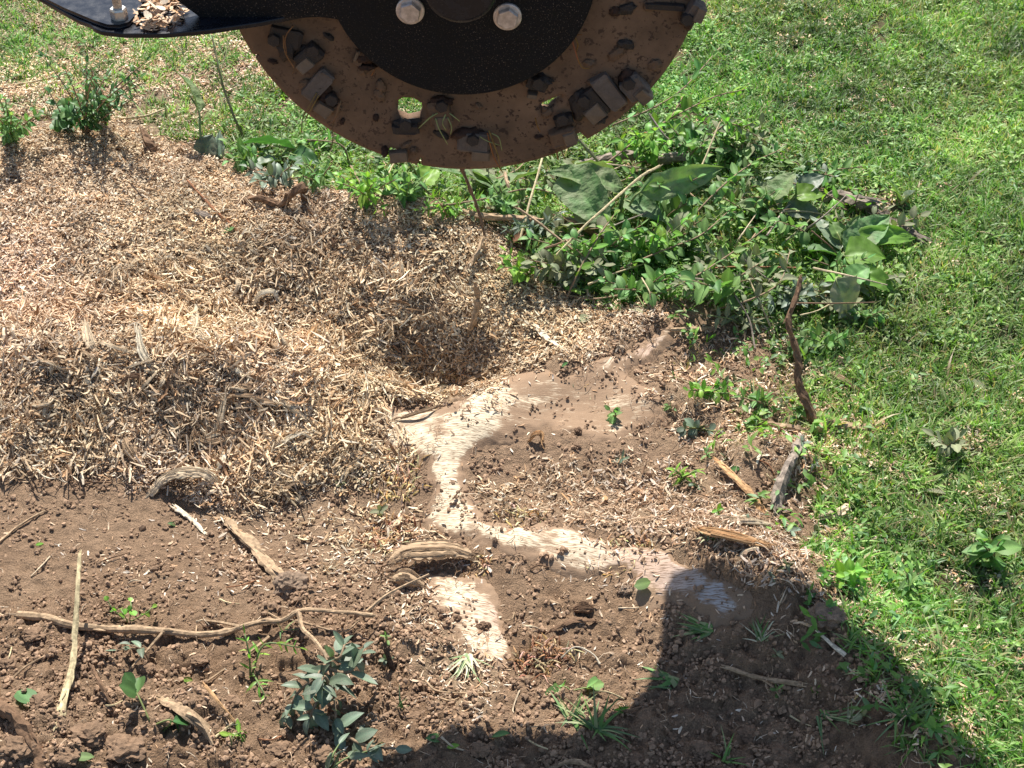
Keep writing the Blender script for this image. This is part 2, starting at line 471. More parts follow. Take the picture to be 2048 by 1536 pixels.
def metal(name, base, rough, metallic=0., speck=None, bmp=.3, scale=60, spec=.5):
    m, nt, bs, _ = newmat(name)
    oc = coords(nt)
    n1 = noise_(nt, oc, scale, 6, .7); n2 = noise_(nt, oc, scale * 9, 4, .7); n3 = noise_(nt, oc, scale * .2, 4, .6)
    c = mixc(nt, 1.0, tuple(base), ramp(nt, n1, [(.3, .6), (.7, 1.35)]), 'MULTIPLY')
    if speck:
        f = math_(nt, 'MULTIPLY', ramp(nt, n2, [(speck[1], 0.), (speck[1] + .05, 1.)]), ramp(nt, n3, [(.35, .25), (.62, 1.)]))
        c = mixc(nt, f, c, speck[0])
    nt.links.new(c, bs.inputs['Base Color'])
    bs.inputs['Metallic'].default_value = metallic
    nt.links.new(ramp(nt, n1, [(.3, max(rough - .12, .05)), (.7, min(rough + .15, 1.))]), bs.inputs['Roughness'])
    bs.inputs['Specular IOR Level'].default_value = spec
    bump_(nt, bs, math_(nt, 'ADD', n1, n2), bmp, .001)
    return m
m_black = metal('black_paint', (.012, .013, .017), .24, speck=((.30, .25, .19), .68), spec=.35, bmp=.08)
m_hub = metal('black_hub_paint', (.006, .006, .007), .6, speck=((.22, .16, .12), .60), bmp=.6, scale=60, spec=.2)
m_rust = metal('muddy_rusty_steel', (.175, .108, .066), .85, speck=((.06, .036, .025), .56), bmp=.8, scale=14, spec=.25)
m_edge = metal('worn_steel_holder', (.13, .10, .08), .75, .0, speck=((.10, .065, .045), .55), bmp=.5)
m_dark = metal('greasy_dark_steel', (.035, .025, .02), .7, speck=((.12, .08, .05), .6), bmp=.9)
m_zinc = metal('zinc_bolt', (.62, .54, .48), .42, .55, speck=((.30, .16, .10), .62), bmp=.3, scale=120)
m_tip = metal('carbide_tip', (.17, .12, .08), .6, .1, bmp=.5)
m_mud = metal('wet_mud', (.055, .025, .014), .6, bmp=1.0, scale=200, spec=.4)
m_stone = metal('stone', (.27, .195, .135), .95, speck=((.18, .115, .075), .5), bmp=.8, scale=70, spec=.2)

# ------------------------------------------------------------------ ground
def c3(*a): return np.array(a)
dirt = c3(.25, .155, .092); dirt_w = c3(.37, .25, .158); chipc = c3(.42, .30, .19); thatch = c3(.11, .105, .05)
dustyf = np.clip(sstep(1.35, 1.75, GY), 0, 1)[..., None]; dirt = dirt * (1 - dustyf) + c3(.30, .20, .128) * dustyf
cl = fbm(GX, GY, .12, 61, 4)[..., None] * .5 + .5
col = dirt * (1 - cl) + dirt_w * cl
for k, a in (('chips', .75), ('chips_r', .55), ('chips_m', .35), ('chips_c', .8), ('chips_l', .3)):
    f = (M[k] * a)[..., None]; col = col * (1 - f) + chipc * f
gf = (M['grass_r'] * .85 + M['grass_m'] * .7 + M['grass_l'] * .2)[..., None]
gf = np.clip(gf, 0, 1); col = col * (1 - gf) + thatch * gf
fl = (M['grass_l'] * .7)[..., None]; col = col * (1 - fl) + c3(.36, .27, .175) * fl
V = np.stack([GX, GY, H], -1).reshape(-1, 3)
ground = obj('ground', grid_mesh('ground', V, len(xg), len(yg), m_ground, [col.reshape(-1, 3)]))
tag(ground, kind='structure', label='bare brown soil and lawn ground')

# ------------------------------------------------------------------ the ground-down stump
sx = np.arange(-.50, .78, .003); sy = np.arange(1.20, 2.30, .003)
SX, SY = np.meshgrid(sx, sy)
mk = np.maximum(polymask(SX, SY, 'stump_a', .026, .035, seed=sum(map(ord, 'stump_a')) % 97), polymask(SX, SY, 'stump_b', .024, .035, seed=sum(map(ord, 'stump_b')) % 97))
GR1 = [PXY(*p) for p in [(1420, 610), (1340, 655), (1190, 745), (1040, 790), (930, 850), (760, 850), (600, 830)]]
GR2 = [PXY(*p) for p in [(860, 900), (880, 960), (960, 1050), (1100, 1090), (1250, 1110), (1400, 1140), (1560, 1250)]]
GR3 = [PXY(*p) for p in [(800, 1100), (880, 1180), (960, 1270), (1020, 1400)]]
d1, a1, s1 = polydist(SX, SY, GR1); d2, a2, s2 = polydist(SX, SY, GR2); d3, a3, s3 = polydist(SX, SY, GR3)
wh = np.argmin(np.stack([d1, d2, d3]), 0)
slp = .55 * sstep(1.82, 1.98, SY) - .33 * sstep(1.66, 1.5, SY); al = SX * 1.; ac = SY - slp * (SX - .0) + .012 * fbm(SX, SY, .18, 77, 2) + .0015 * fbm(SX, SY, .02, 78, 2)
SZ = Hs(SX, SY) + .003 * fbm(SX, SY, .05, 73, 3) + .0006 * fbm(al * .15, ac, .006, 72, 2) - .022 * (1 - mk) ** 1.5 + .001
def near_px(px, py, r):
    q = PXY(px, py); return np.exp(-0.5 * (((SX - q[0]) ** 2 + (SY - q[1]) ** 2) / r ** 2))
clean = 0
for px, py, r in [(960, 810, .035), (900, 840, .05), (850, 880, .04), (930, 880, .035), (780, 840, .05), (910, 960, .03), (920, 1030, .045), (980, 1060, .04), (870, 1040, .03), (1120, 1085, .04), (1200, 1100, .04), (1290, 1120, .04),
                  (1350, 1130, .04), (1420, 1170, .035), (1150, 1060, .03), (1320, 665, .022), (1280, 690, .022), (1230, 710, .02), (940, 1170, .03), (950, 1210, .035), (980, 1260, .03), (1000, 1290, .025), (1000, 780, .025), (1480, 1200, .03)]:
    clean = clean + near_px(px, py, r)
clean = np.clip(clean * (.56 + .75 * fbm(SX, SY, .06, 76, 4)) + .0, 0, 1.0)
pink = np.clip(near_px(1360, 1130, .06) + near_px(1000, 1230, .03) + near_px(1280, 690, .05) + .5 * near_px(1280, 1100, .05), 0, 1)[..., None]
grey = np.clip(near_px(1430, 1190, .04), 0, 1)[..., None]
wc = c3(.68, .57, .405) * np.ones(SX.shape + (3,)); wc = wc * (1 - pink) + c3(.60, .43, .32) * pink; wc = wc * (1 - grey) + c3(.45, .43, .42) * grey
wc = wc * (1 + .12 * fbm(SX, SY, .05, 74, 3))[..., None]
dustv = np.clip(1.0 - 1.0 * clean + .3 * fbm(SX, SY, .03, 75, 4) + 1.5 * (1 - sstep(.7, 1.0, mk)), 0, 1.2)
SV = np.stack([SX, SY, SZ], -1).reshape(-1, 3)
aux = np.stack([al + 2., ac, dustv], -1)
stump = obj('tree_stump', grid_mesh('tree_stump', SV, len(sx), len(sy), m_stump, [wc.reshape(-1, 3), aux.reshape(-1, 3)], keep=(mk > .02)))
tag(stump, 'pale freshly ground tree stump with forked root flares in the soil', 'tree stump')

# ------------------------------------------------------------------ scatter by geometry nodes (one object per uncountable stuff)
def frames(n, yaw, tx, ty):
    """rotation matrices: up = normal tilted by tx, ty; yaw about it -> XYZ eulers"""
    up = n.copy(); up[:, 0] += tx; up[:, 1] += ty
    up /= np.linalg.norm(up, axis=1, keepdims=True)
    a = np.stack([np.cos(yaw), np.sin(yaw), np.zeros_like(yaw)], 1)
    x = a - up * (a * up).sum(1, keepdims=True); x /= np.linalg.norm(x, axis=1, keepdims=True)
    y = np.cross(up, x)
    return np.stack([np.arctan2(y[:, 2], up[:, 2]), -np.arcsin(np.clip(x[:, 2], -1, 1)), np.arctan2(x[:, 1], x[:, 0])], 1)
def scatter(name, protos, P, E_, S, C, label, cat, pick=None):
    n = len(P)
    me = bpy.data.meshes.new(name)
    me.vertices.add(n); me.vertices.foreach_set('co', P.astype(np.float32).ravel())
    for nm, ty, A, key in (('rot', 'FLOAT_VECTOR', E_, 'vector'), ('scl', 'FLOAT_VECTOR', S, 'vector'), ('tint', 'FLOAT_COLOR', np.c_[C, np.ones(n)], 'color')):
        a = me.attributes.new(nm, ty, 'POINT'); a.data.foreach_set(key, A.astype(np.float32).ravel())
    a = me.attributes.new('pick', 'INT', 'POINT')
    if pick is None: pick = RNG.integers(0, len(protos), n)
    a.data.foreach_set('value', pick.astype(np.int32))
    ng = bpy.data.node_groups.new(name, 'GeometryNodeTree')
    ng.interface.new_socket('Geometry', in_out='INPUT', socket_type='NodeSocketGeometry')
    ng.interface.new_socket('Geometry', in_out='OUTPUT', socket_type='NodeSocketGeometry')
    gi = ng.nodes.new('NodeGroupInput'); go = ng.nodes.new('NodeGroupOutput')
    jn = ng.nodes.new('GeometryNodeJoinGeometry')
    for p in reversed(protos):
        po = bpy.data.objects.new(p.name + '_source', p)
        oi = ng.nodes.new('GeometryNodeObjectInfo'); oi.inputs['Object'].default_value = po; oi.transform_space = 'ORIGINAL'
        gt = ng.nodes.new('GeometryNodeGeometryToInstance')
        ng.links.new(oi.outputs['Geometry'], gt.inputs[0]); ng.links.new(gt.outputs[0], jn.inputs[0])
    ip = ng.nodes.new('GeometryNodeInstanceOnPoints'); ip.inputs['Pick Instance'].default_value = True
    def na(nm, ty):
        q = ng.nodes.new('GeometryNodeInputNamedAttribute'); q.data_type = ty; q.inputs['Name'].default_value = nm
        return next(s for s in q.outputs if s.enabled and s.name == 'Attribute')
    er = ng.nodes.new('FunctionNodeEulerToRotation')
    ng.links.new(na('rot', 'FLOAT_VECTOR'), er.inputs[0])
    ng.links.new(gi.outputs[0], ip.inputs['Points']); ng.links.new(jn.outputs[0], ip.inputs['Instance'])
    ng.links.new(na('pick', 'INT'), ip.inputs['Instance Index']); ng.links.new(er.outputs[0], ip.inputs['Rotation'])
    ng.links.new(na('scl', 'FLOAT_VECTOR'), ip.inputs['Scale'])
    ng.links.new(ip.outputs[0], go.inputs[0])
    o = obj(name, me)
    md = o.modifiers.new('scatter', 'NODES'); md.node_group = ng
    tag(o, label, cat, kind='stuff')
    return o

# prototypes --------------------------------------------------------
def chip_vf(L, W, T, bend=0., seg=3, twist=0., ragged=.3, org=(0, 0, 0), yaw=0., tilt=0.):
    V, F = [], []
    for i in range(seg + 1):
        t = i / seg - .5
        w = W * (1 - ragged * random.random()) * (1. if 0 < i < seg else random.uniform(.25, .8))
        off = random.uniform(-.2, .2) * W
        if bend:
            an = t * bend; x = math.sin(an) / bend * L; z = (1 - math.cos(an)) / bend * L * (-1)
        else: x, z = t * L, 0
        tw = twist * t + random.uniform(-.15, .15)
        for s, zz in ((-1, -.5), (1, -.5), (1, .5), (-1, .5)):
            yy = off + s * w * .5
            V.append([x, yy * math.cos(tw) - zz * T * math.sin(tw), z + zz * T + yy * math.sin(tw)])
    for i in range(seg):
        b = i * 4
        for k in range(4): F.append((b + k, b + (k + 1) % 4, b + 4 + (k + 1) % 4, b + 4 + k))
    F.append((3, 2, 1, 0)); b = seg * 4; F.append((b, b + 1, b + 2, b + 3))
    rot = Euler((random.uniform(-.5, .5) * (1 if tilt else 0), tilt, yaw)).to_matrix()
    o = Vector(org)
    return [rot @ Vector(v) + o for v in V], F
CHIPCOL = [(.74, .60, .43), (.66, .50, .34), (.56, .40, .26), (.46, .30, .18), (.30, .18, .105), (.58, .36, .20), (.56, .48, .39), (.80, .70, .55), (.40, .29, .20)]
CW = [4, 5, 5, 3, 1.3, 1.2, 2.4, 3.2, 1.4]
def chip_cluster(seed, n, rad, Lr, Wr, curl=.3, flat_=.35, strand=False):
    random.seed(seed)
    mb = MB()
    base = random.uniform(0, 6.28)
    for i in range(n):
        r = rad * math.sqrt(random.random()); an = random.uniform(0, 6.28)
        L = random.uniform(*Lr); W = L * random.uniform(*Wr)
        yaw = random.uniform(0, 6.28) if not strand else base + random.gauss(0, .45)
        bend = random.uniform(1., 2.8) * random.choice((1, 1, -1)) if random.random() < curl else random.uniform(-.5, .5)
        V, F = chip_vf(L, W, max(.0004, min(.0011, L * .05)), bend, 4 if abs(bend) > .8 else 2, random.uniform(-.8, .8), .4,
                       (r * math.cos(an), r * math.sin(an), random.uniform(.0, .009)), yaw, random.gauss(0, flat_))
        k = random.uniform(.8, 1.15); c = random.choices(CHIPCOL, CW)[0]
        mb.add(V, F, tuple(k * q for q in c))
    return mb.mesh('chip_cluster', m_chip)
pr_small = [chip_cluster(100 + i, 22, .015, (.0028, .0085), (.2, .6), .2, .3) for i in range(10)]
pr_mid = [chip_cluster(200 + i, 12, .017, (.006, .019), (.10, .38), .25, .33) for i in range(14)]
pr_curl = [chip_cluster(300 + i, 14, .024, (.012, .040), (.05, .16), .5, .5, True) for i in range(14)]
pr_one = []
for i in range(10):
    random.seed(400 + i); mb = MB()
    V, F = chip_vf(1, random.uniform(.18, .5), .09, random.uniform(-1, 1), 3, .4, .4); mb.add(V, F); pr_one.append(mb.mesh('loose_chip', m_chip))
pr_fib = []
for i in range(6):
    random.seed(450 + i); mb = MB()
    for q in range(5):
        p0 = Vector((random.uniform(-.012, .012), random.uniform(-.012, .012), .001)); a = random.uniform(0, 6.28); L = random.uniform(.006, .02)
        pts = [p0 + Vector((math.cos(a + t * .8) * L * t, math.sin(a + t * .8) * L * t, .004 * math.sin(3 * t))) for t in (0, .33, .66, 1)]
        V, F = tube_vf(pts, .00035, 3); mb.add(V, F, random.choice(CHIPCOL[:5]))
    pr_fib.append(mb.mesh('fibre_cluster', m_chip))
def crumb_mesh(seed, n, rad, rr):
    random.seed(seed); mb = MB()
    for i in range(n):
        bm = bmesh.new(); bmesh.ops.create_icosphere(bm, subdivisions=1, radius=1)
        r = random.uniform(*rr) if rr else 1.; sc = Vector((random.uniform(.7, 1.3), random.uniform(.7, 1.2), random.uniform(.55, .95)))
        o = Vector((random.uniform(-1, 1) * rad, random.uniform(-1, 1) * rad, r * .35)); s = Vector((seed + i * 3.1, 0, 0))
        V = [o + Vector((v.co.x * sc.x, v.co.y * sc.y, v.co.z * sc.z)) * r * (1 + .8 * mnoise.noise(v.co * 1.7 + s)) for v in bm.verts]
        F = [tuple(v.index for v in f.verts) for f in bm.faces]; bm.free()
        k = random.uniform(.8, 1.2); mb.add(V, F, (k, k, k))
    return mb.mesh('soil_crumbs', m_crumb)
pr_crumb = [crumb_mesh(500 + i, 9, .012, (.0007, .0032)) for i in range(8)]
pr_clod = [crumb_mesh(520 + i, 1, 0, None) for i in range(8)]

def blade_vf(p, az, L, W, lean, curl, seg=4):
    V, F = [], []
    d = Vector((math.cos(az), math.sin(az), 0)); s = Vector((-d.y, d.x, 0)); q = Vector(p); an = lean
    for i in range(seg + 1):
        t = i / seg; w = W * (1 - t ** 1.6) * .5 + .0001
        V += [q - s * w, q + s * w]
        an += curl / seg
        q = q + (d * math.sin(an) + Vector((0, 0, 1)) * math.cos(an)) * (L / seg)
    for i in range(seg): F.append((2 * i, 2 * i + 1, 2 * i + 3, 2 * i + 2))
    return V, F
GC = [(.17, .31, .05), (.13, .26, .05), (.21, .36, .07), (.26, .38, .10), (.09, .17, .04), (.30, .36, .15), (.16, .29, .11)]
def grass_tuft(seed, n, L, W, rad, dry=.1):
    random.seed(seed); mb = MB()
    for i in range(n):
        a = random.uniform(0, 6.28); r = rad * random.random()
        V, F = blade_vf((r * math.cos(a), r * math.sin(a), -.002), random.uniform(0, 6.28), L * random.uniform(.45, 1.15), W * random.uniform(.6, 1.3), random.uniform(.1, .95), random.uniform(.2, 1.3))
        c = random.choice(GC) if random.random() > dry else (.42, .34, .18)
        k = random.uniform(.75, 1.2); mb.add(V, F, tuple(q * k for q in c))
    return mb.mesh('grass_tuft', m_grass, True)
def leaf_vf(L, W, kind='oval', fold=.25, droop=.4, wav=.0, nu=5, nv=2, seed=0):
    """a leaf along +x from its stalk end"""
    V, F = [], []
    for i in range(nu + 1):
        t = i / nu
        if kind == 'oval': w = math.sin(math.pi * min(1, t ** .85)) ** .75
        elif kind == 'lance': w = math.sin(math.pi * t ** .7) ** .9 * .8
        elif kind == 'round': w = math.sqrt(max(0, 1 - (2 * t - 1) ** 2))
        else: w = (min(1, t / .16) ** .6) * (1 - max(0, (t - .35) / .65) ** 2.2)      # dock
        w = max(w, .03) * W * .5
        an = droop * t; x = L * (math.sin(an) / droop if droop else t); z = -L * ((1 - math.cos(an)) / droop if droop else 0)
        for j in range(-nv, nv + 1):
            s = j / nv; y = w * s; dz = abs(s) * w * fold
            if wav: dz += wav * L * (mnoise.noise(Vector((t * 5 + seed, s * 2.3, seed))) + .5 * math.sin(t * 24 + abs(s) * 3) * (.25 + abs(s) * .5) * .5)
            V.append(Vector((x, y * (1 + (.12 * mnoise.noise(Vector((t * 9, s * 3, seed + 7))) if wav else 0)), z + dz)))
    n = 2 * nv + 1
    for i in range(nu):
        for j in range(n - 1): F.append((i * n + j, i * n + j + 1, (i + 1) * n + j + 1, (i + 1) * n + j))
    cs = []
    for i in range(nu + 1):
        for j in range(-nv, nv + 1):
            k = 1.45 if j == 0 else random.uniform(.92, 1.06); cs.append((k, k, k))
    return V, F, cs
def weed_sprig(seed, n, size, kind):
    random.seed(seed); mb = MB()
    for i in range(n):
        V, F, cs = leaf_vf(size * random.uniform(.6, 1.2), size * random.uniform(.3, .5), kind, .3, random.uniform(.2, .9), 0, 3, 1)
        M3 = Matrix.Translation((random.uniform(-.6, .6) * size, random.uniform(-.6, .6) * size, random.uniform(.2, 1.6) * size)) @ Euler((random.uniform(-.5, .5), random.uniform(-.7, .35), random.uniform(0, 6.28))).to_matrix().to_4x4()
        c = random.choice(GC[:4] + GC[6:]); k = random.uniform(.8, 1.2)
        mb.add([M3 @ v for v in V], F, tuple(q * k for q in c))
    return mb.mesh('weed_sprig', m_grass, True)
pr_grass = [grass_tuft(600 + i, 10, .034, .0034, .012, .12) for i in range(10)]
pr_long = [grass_tuft(620 + i, 7, .055, .0042, .012, .12) for i in range(8)]
pr_weed = [weed_sprig(640 + i, 7, .016, random.choice(('oval', 'lance', 'oval'))) for i in range(8)]
pr_weedb = [weed_sprig(660 + i, 6, .022, ('oval', 'lance')[i % 2]) for i in range(6)]
pr_dry = [grass_tuft(680 + i, 6, .03, .0016, .015, 1.0) for i in range(5)]

X0, X1, Y0, Y1 = -1.55, 1.55, .85, 4.1
AREA = (X1 - X0) * (Y1 - Y0)
def sample(per_m2, dens):
    n = int(per_m2 * AREA)
    x = RNG.uniform(X0, X1, n); y = RNG.uniform(Y0, Y1, n)
    # only where the picture (with a generous margin) looks
    keep = (np.abs(x) < .37 * (y * CP + CAM_H * SP) + .22) & (RNG.random(n) < dens(x, y))
    return x[keep], y[keep]
def L_(k): return lambda x, y: lookup(M[k], x, y)
def put(name, protos, x, y, label, cat, s=(.8, 1.25), tilt=.15, tint=None, dz=(0, 0), S=None, yaw=None):
    n = len(x); nn = normals(x, y)
    z = Hz(x, y) + RNG.uniform(dz[0], dz[1], n) + .0085 * sstep(.6, .95, lookup(M['stump'], x, y))   # the stump wood stands proud of the soil
    E_ = frames(nn, RNG.uniform(0, 6.28, n) if yaw is None else yaw, RNG.normal(0, tilt, n), RNG.normal(0, tilt, n))
    if S is None:
        k = RNG.uniform(s[0], s[1], n); S = np.stack([k, k, k], 1)
    if tint is None: tint = np.ones((n, 3)) * RNG.uniform(.8, 1.15, n)[:, None]
    print(name, n)
    return scatter(name, protos, np.stack([x, y, z], 1), E_, S, tint, label, cat)
def chip_tint(x, y):
    a = fbm(x, y, .18, 81, 3); b = fbm(x, y, .05, 82, 2)
    k = np.clip(.95 + .35 * a + .25 * b, .5, 1.4) * RNG.uniform(.85, 1.12, len(x))
    yel = fbm(x, y, .3, 83, 2)
    dirtf = np.clip(lookup(smoothH, x, y) * 0 + sstep(1.75, 1.55, y) * .35, 0, 1)
    k = k * (1 - .35 * dirtf)
    return np.stack([k * 1.04, k * (1.0 + .03 * yel), k * (.94 - .06 * yel)], 1)
# far / mound chips
def d_chips(x, y):
    return np.clip(lookup(M['chips'], x, y) ** 1.5 * (.75 + .5 * fbm(x, y, .1, 91, 3)), 0, 1)
x, y = sample(11500, d_chips)
put('fine_wood_chips', pr_small, x, y, 'fine pale wood chips covering the mound behind the stump', 'wood chips', tilt=.2, tint=chip_tint(x, y), dz=(-.002, .004))
x, y = sample(3300, lambda x, y: d_chips(x, y) * (1 - .75 * sstep(2.1, 2.6, y)))
put('wood_chips', pr_mid, x, y, 'tan and brown wood chips heaped on the mound', 'wood chips', s=(.7, 1.2), tilt=.3, tint=chip_tint(x, y), dz=(-.001, .007))
cc = [PXY(*p) for p in [(480, 700), (600, 640), (250, 720), (420, 830), (130, 700), (560, 780), (60, 830), (330, 880)]]
def d_curl(x, y):
    d = 0
    for q in cc: d = d + np.exp(-.5 * ((x - q[0]) ** 2 + (y - q[1]) ** 2) / .12 ** 2)
    return np.clip(d, 0, 1) * lookup(M['chips'], x, y) * np.clip(.6 + .9 * fbm(x, y, .07, 92, 2), 0, 1)
x, y = sample(5200, d_curl)
put('wood_shavings', pr_curl, x, y, 'curled stringy wood shavings in the middle of the chip heap', 'wood shavings', s=(.7, 1.15), tilt=.4, tint=chip_tint(x, y) * 1.05, dz=(0, .014),
    yaw=fbm(x, y, .12, 93, 2) * 4.5 + RNG.normal(0, .4, len(x)))
# chips right of and around the stump
def d_side(x, y):
    f = .95 * lookup(M['chips_r'], x, y) + .55 * lookup(M['chips_m'], x, y) + .5 * lookup(M['chips_l'], x, y) + .35 * lookup(M['edge'], x, y)
    return np.clip(f * (.6 + .9 * fbm(x, y, .07, 94, 3)), 0, 1) * (1 - .93 * lookup(M['stump'], x, y) * (1 - np.exp(-.5 * ((x - PXY(1230, 850)[0]) ** 2 + (y - PXY(1230, 850)[1]) ** 2) / .05 ** 2)) * (1 - np.exp(-.5 * ((x - PXY(1330, 790)[0]) ** 2 + (y - PXY(1330, 790)[1]) ** 2) / .045 ** 2)))
x, y = sample(3800, d_side)
put('spilled_wood_chips', pr_mid, x, y, 'wood chips spilled over the soil around the stump', 'wood chips', s=(.7, 1.15), tilt=.25, tint=chip_tint(x, y) * 1.1, dz=(-.002, .003))
x, y = sample(26000, lambda x, y: np.clip(.9 * lookup(M['chips_c'], x, y) + .30 * lookup(M['chips_l'], x, y) + .28 * lookup(M['chips_r'], x, y) + .05 * lookup(M['stump'], x, y), 0, 1) * (1 - .5 * lookup(M['stump_a'], x, y)))
n = len(x); k = RNG.uniform(.005, .013, n)
put('sliver_chips', pr_one, x, y, 'short pale slivers lying thick on the soil beside the stump', 'wood slivers', S=np.stack([k, k * .7, k], 1), tilt=.3,
    tint=np.array(CHIPCOL)[RNG.choice(len(CHIPCOL), n, p=np.array(CW) / sum(CW))] * 1.1, dz=(0, .002))
# chips among the thin grass at the back left
x, y = sample(6500, lambda x, y: np.clip(lookup(M['grass_l'], x, y) + .35 * lookup(M['grass_m'], x, y) * sstep(.3, -.3, x) + .12 * lookup(M['grass_r'], x, y) * sstep(.95, .7, x) + .4 * lookup(M['edge'], x, y) * lookup(M['grass_r'], x, y), 0, 1) * np.clip(.75 + 1.0 * fbm(x, y, .2, 95, 3), .15, 1) * sstep(4.1, 3.7, y))
put('chips_in_grass', pr_small, x, y, 'pale chips blown over thin grass behind the heap', 'wood chips', s=(.9, 1.3), tint=chip_tint(x, y) * 1.12)
# loose single chips everywhere on soil and stump
def d_loose(x, y):
    v = np.clip(fbm(x, y, .15, 96, 3) * 1.3 + .25, .03, 1)
    return np.clip((1 - lookup(M['grass'], x, y)) * (1 - .8 * lookup(M['chips'], x, y)) * v * (1 - .2 * lookup(M['stump'], x, y)) * (1 - .6 * sstep(1.5, 1.2, y)), 0, 1)
x, y = sample(9000, d_loose)
n = len(x); k = RNG.uniform(.004, .013, n) * RNG.uniform(.6, 1.2, n)
put('scattered_chips', pr_one, x, y, 'small pale chips scattered over the bare soil', 'wood chips', S=np.stack([k, k * .8, k], 1), tilt=.35,
    tint=np.array(CHIPCOL)[RNG.choice(len(CHIPCOL), n, p=np.array(CW) / sum(CW))] * 1.15, dz=(0, .002))
x, y = sample(9500, lambda x, y: np.clip(.65 * lookup(M['chips'], x, y) + .5 * lookup(M['chips_r'], x, y) + .4 * lookup(M['chips_m'], x, y) + .035, 0, 1) * (1 - lookup(M['grass_r'], x, y)))
put('wood_fibres', pr_fib, x, y, 'thin loose wood fibres and rootlets over the soil', 'wood fibres', s=(.7, 1.4), tilt=.2)
# soil crumbs
x, y = sample(6300, lambda x, y: np.clip(lookup(M['dirt'], x, y) * (.28 + .75 * sstep(1.75, 1.25, y)) + .09 * lookup(M['stump'], x, y), 0, 1) * np.clip(.62 + 1.1 * fbm(x, y, .12, 98, 3), .28, 1))
SC = np.array([.29, .19, .12])
put('soil_crumbs', pr_crumb, x, y, 'brown soil crumbs strewn in front of the stump', 'soil crumbs', s=(.6, 1.5), tint=SC * RNG.uniform(.75, 1.3, len(x))[:, None])
x, y = sample(1100, lambda x, y: lookup(M['dirt'], x, y) * (.12 + .9 * sstep(1.6, 1.2, y)) * np.clip(.5 + fbm(x, y, .1, 97, 2), 0, 1))
n = len(x); k = RNG.uniform(.0015, .005, n) * RNG.uniform(.6, 1.6, n)
put('soil_clods', pr_clod, x, y, 'rough brown clods of loose soil in the foreground', 'soil clods', S=np.stack([k, k, k], 1), tint=SC * RNG.uniform(.7, 1.25, n)[:, None], dz=(-.001, .002))
# grass
def grass_tint(x, y, wet=1.):
    a = fbm(x, y, .25, 101, 3); b = fbm(x, y, .06, 102, 2)
    k = np.clip(1 + .45 * a + .45 * b, .4, 1.7) * RNG.uniform(.8, 1.15, len(x))
    w = np.clip(.5 + 1.2 * fbm(x, y, .35, 103, 3), 0, 1)
    return np.stack([k * (.92 + .2 * w), k * 1.04, k * (1 + .1 * w)], 1) * wet
def d_lawn(x, y):
    f = lookup(M['grass_r'], x, y) + .75 * lookup(M['grass_m'], x, y) + lookup(M['grass_l'], x, y) * np.clip(.3 + 1.0 * fbm(x, y, .22, 104, 3), .06, .8)
    bare = sstep(-.62, -.35, fbm(x, y, .13, 105, 3))
    return np.clip(f, 0, 1) * bare
x, y = sample(9500, d_lawn)
put('lawn_grass', pr_grass, x, y, 'short green lawn grass beyond and right of the stump', 'grass', s=(.65, 1.2), tint=grass_tint(x, y), tilt=.25)
x, y = sample(2200, lambda x, y: np.clip(lookup(M['grass_r'], x, y) * (.35 + .55 * sstep(1.7, 2.3, y)) + .9 * lookup(M['grass_m'], x, y) + .12 * lookup(M['grass_l'], x, y), 0, 1) * np.clip(.55 + .9 * fbm(x, y, .12, 106, 2), 0, 1))
put('lawn_weeds', pr_weed, x, y, 'tiny leaved knotweed growing through the lawn', 'weeds', s=(.6, 1.1), tint=grass_tint(x, y), tilt=.2)
x, y = sample(1900, lambda x, y: lookup(M['grass_r'], x, y) * sstep(2.9, 1.7, y) * np.clip(.4 + 1.2 * fbm(x, y, .15, 107, 2), 0, 1))
put('long_grass', pr_long, x, y, 'longer coarse grass along the right foreground', 'grass', s=(.55, 1.1), tint=grass_tint(x, y), tilt=.35)
x, y = sample(2600, lambda x, y: np.clip(.8 * lookup(M['green'], x, y) + .35 * lookup(M['edge'], x, y), 0, 1))
put('ground_weeds', pr_weedb, x, y, 'low broad leaved weeds between the chips and lawn', 'weeds', s=(.5, 1.05), tint=grass_tint(x, y, .85), tilt=.3)
x, y = sample(1700, lambda x, y: np.clip(.5 * lookup(M['grass_r'], x, y) + .9 * lookup(M['edge'], x, y) + .3 * lookup(M['grass_m'], x, y), 0, 1) * np.clip(.3 + 1.1 * fbm(x, y, .1, 108, 2), 0, 1))
put('dry_grass', pr_dry, x, y, 'dry straw coloured grass clippings on the lawn edge', 'dry grass', s=(.6, 1.3), tilt=.8)
random.seed(11)

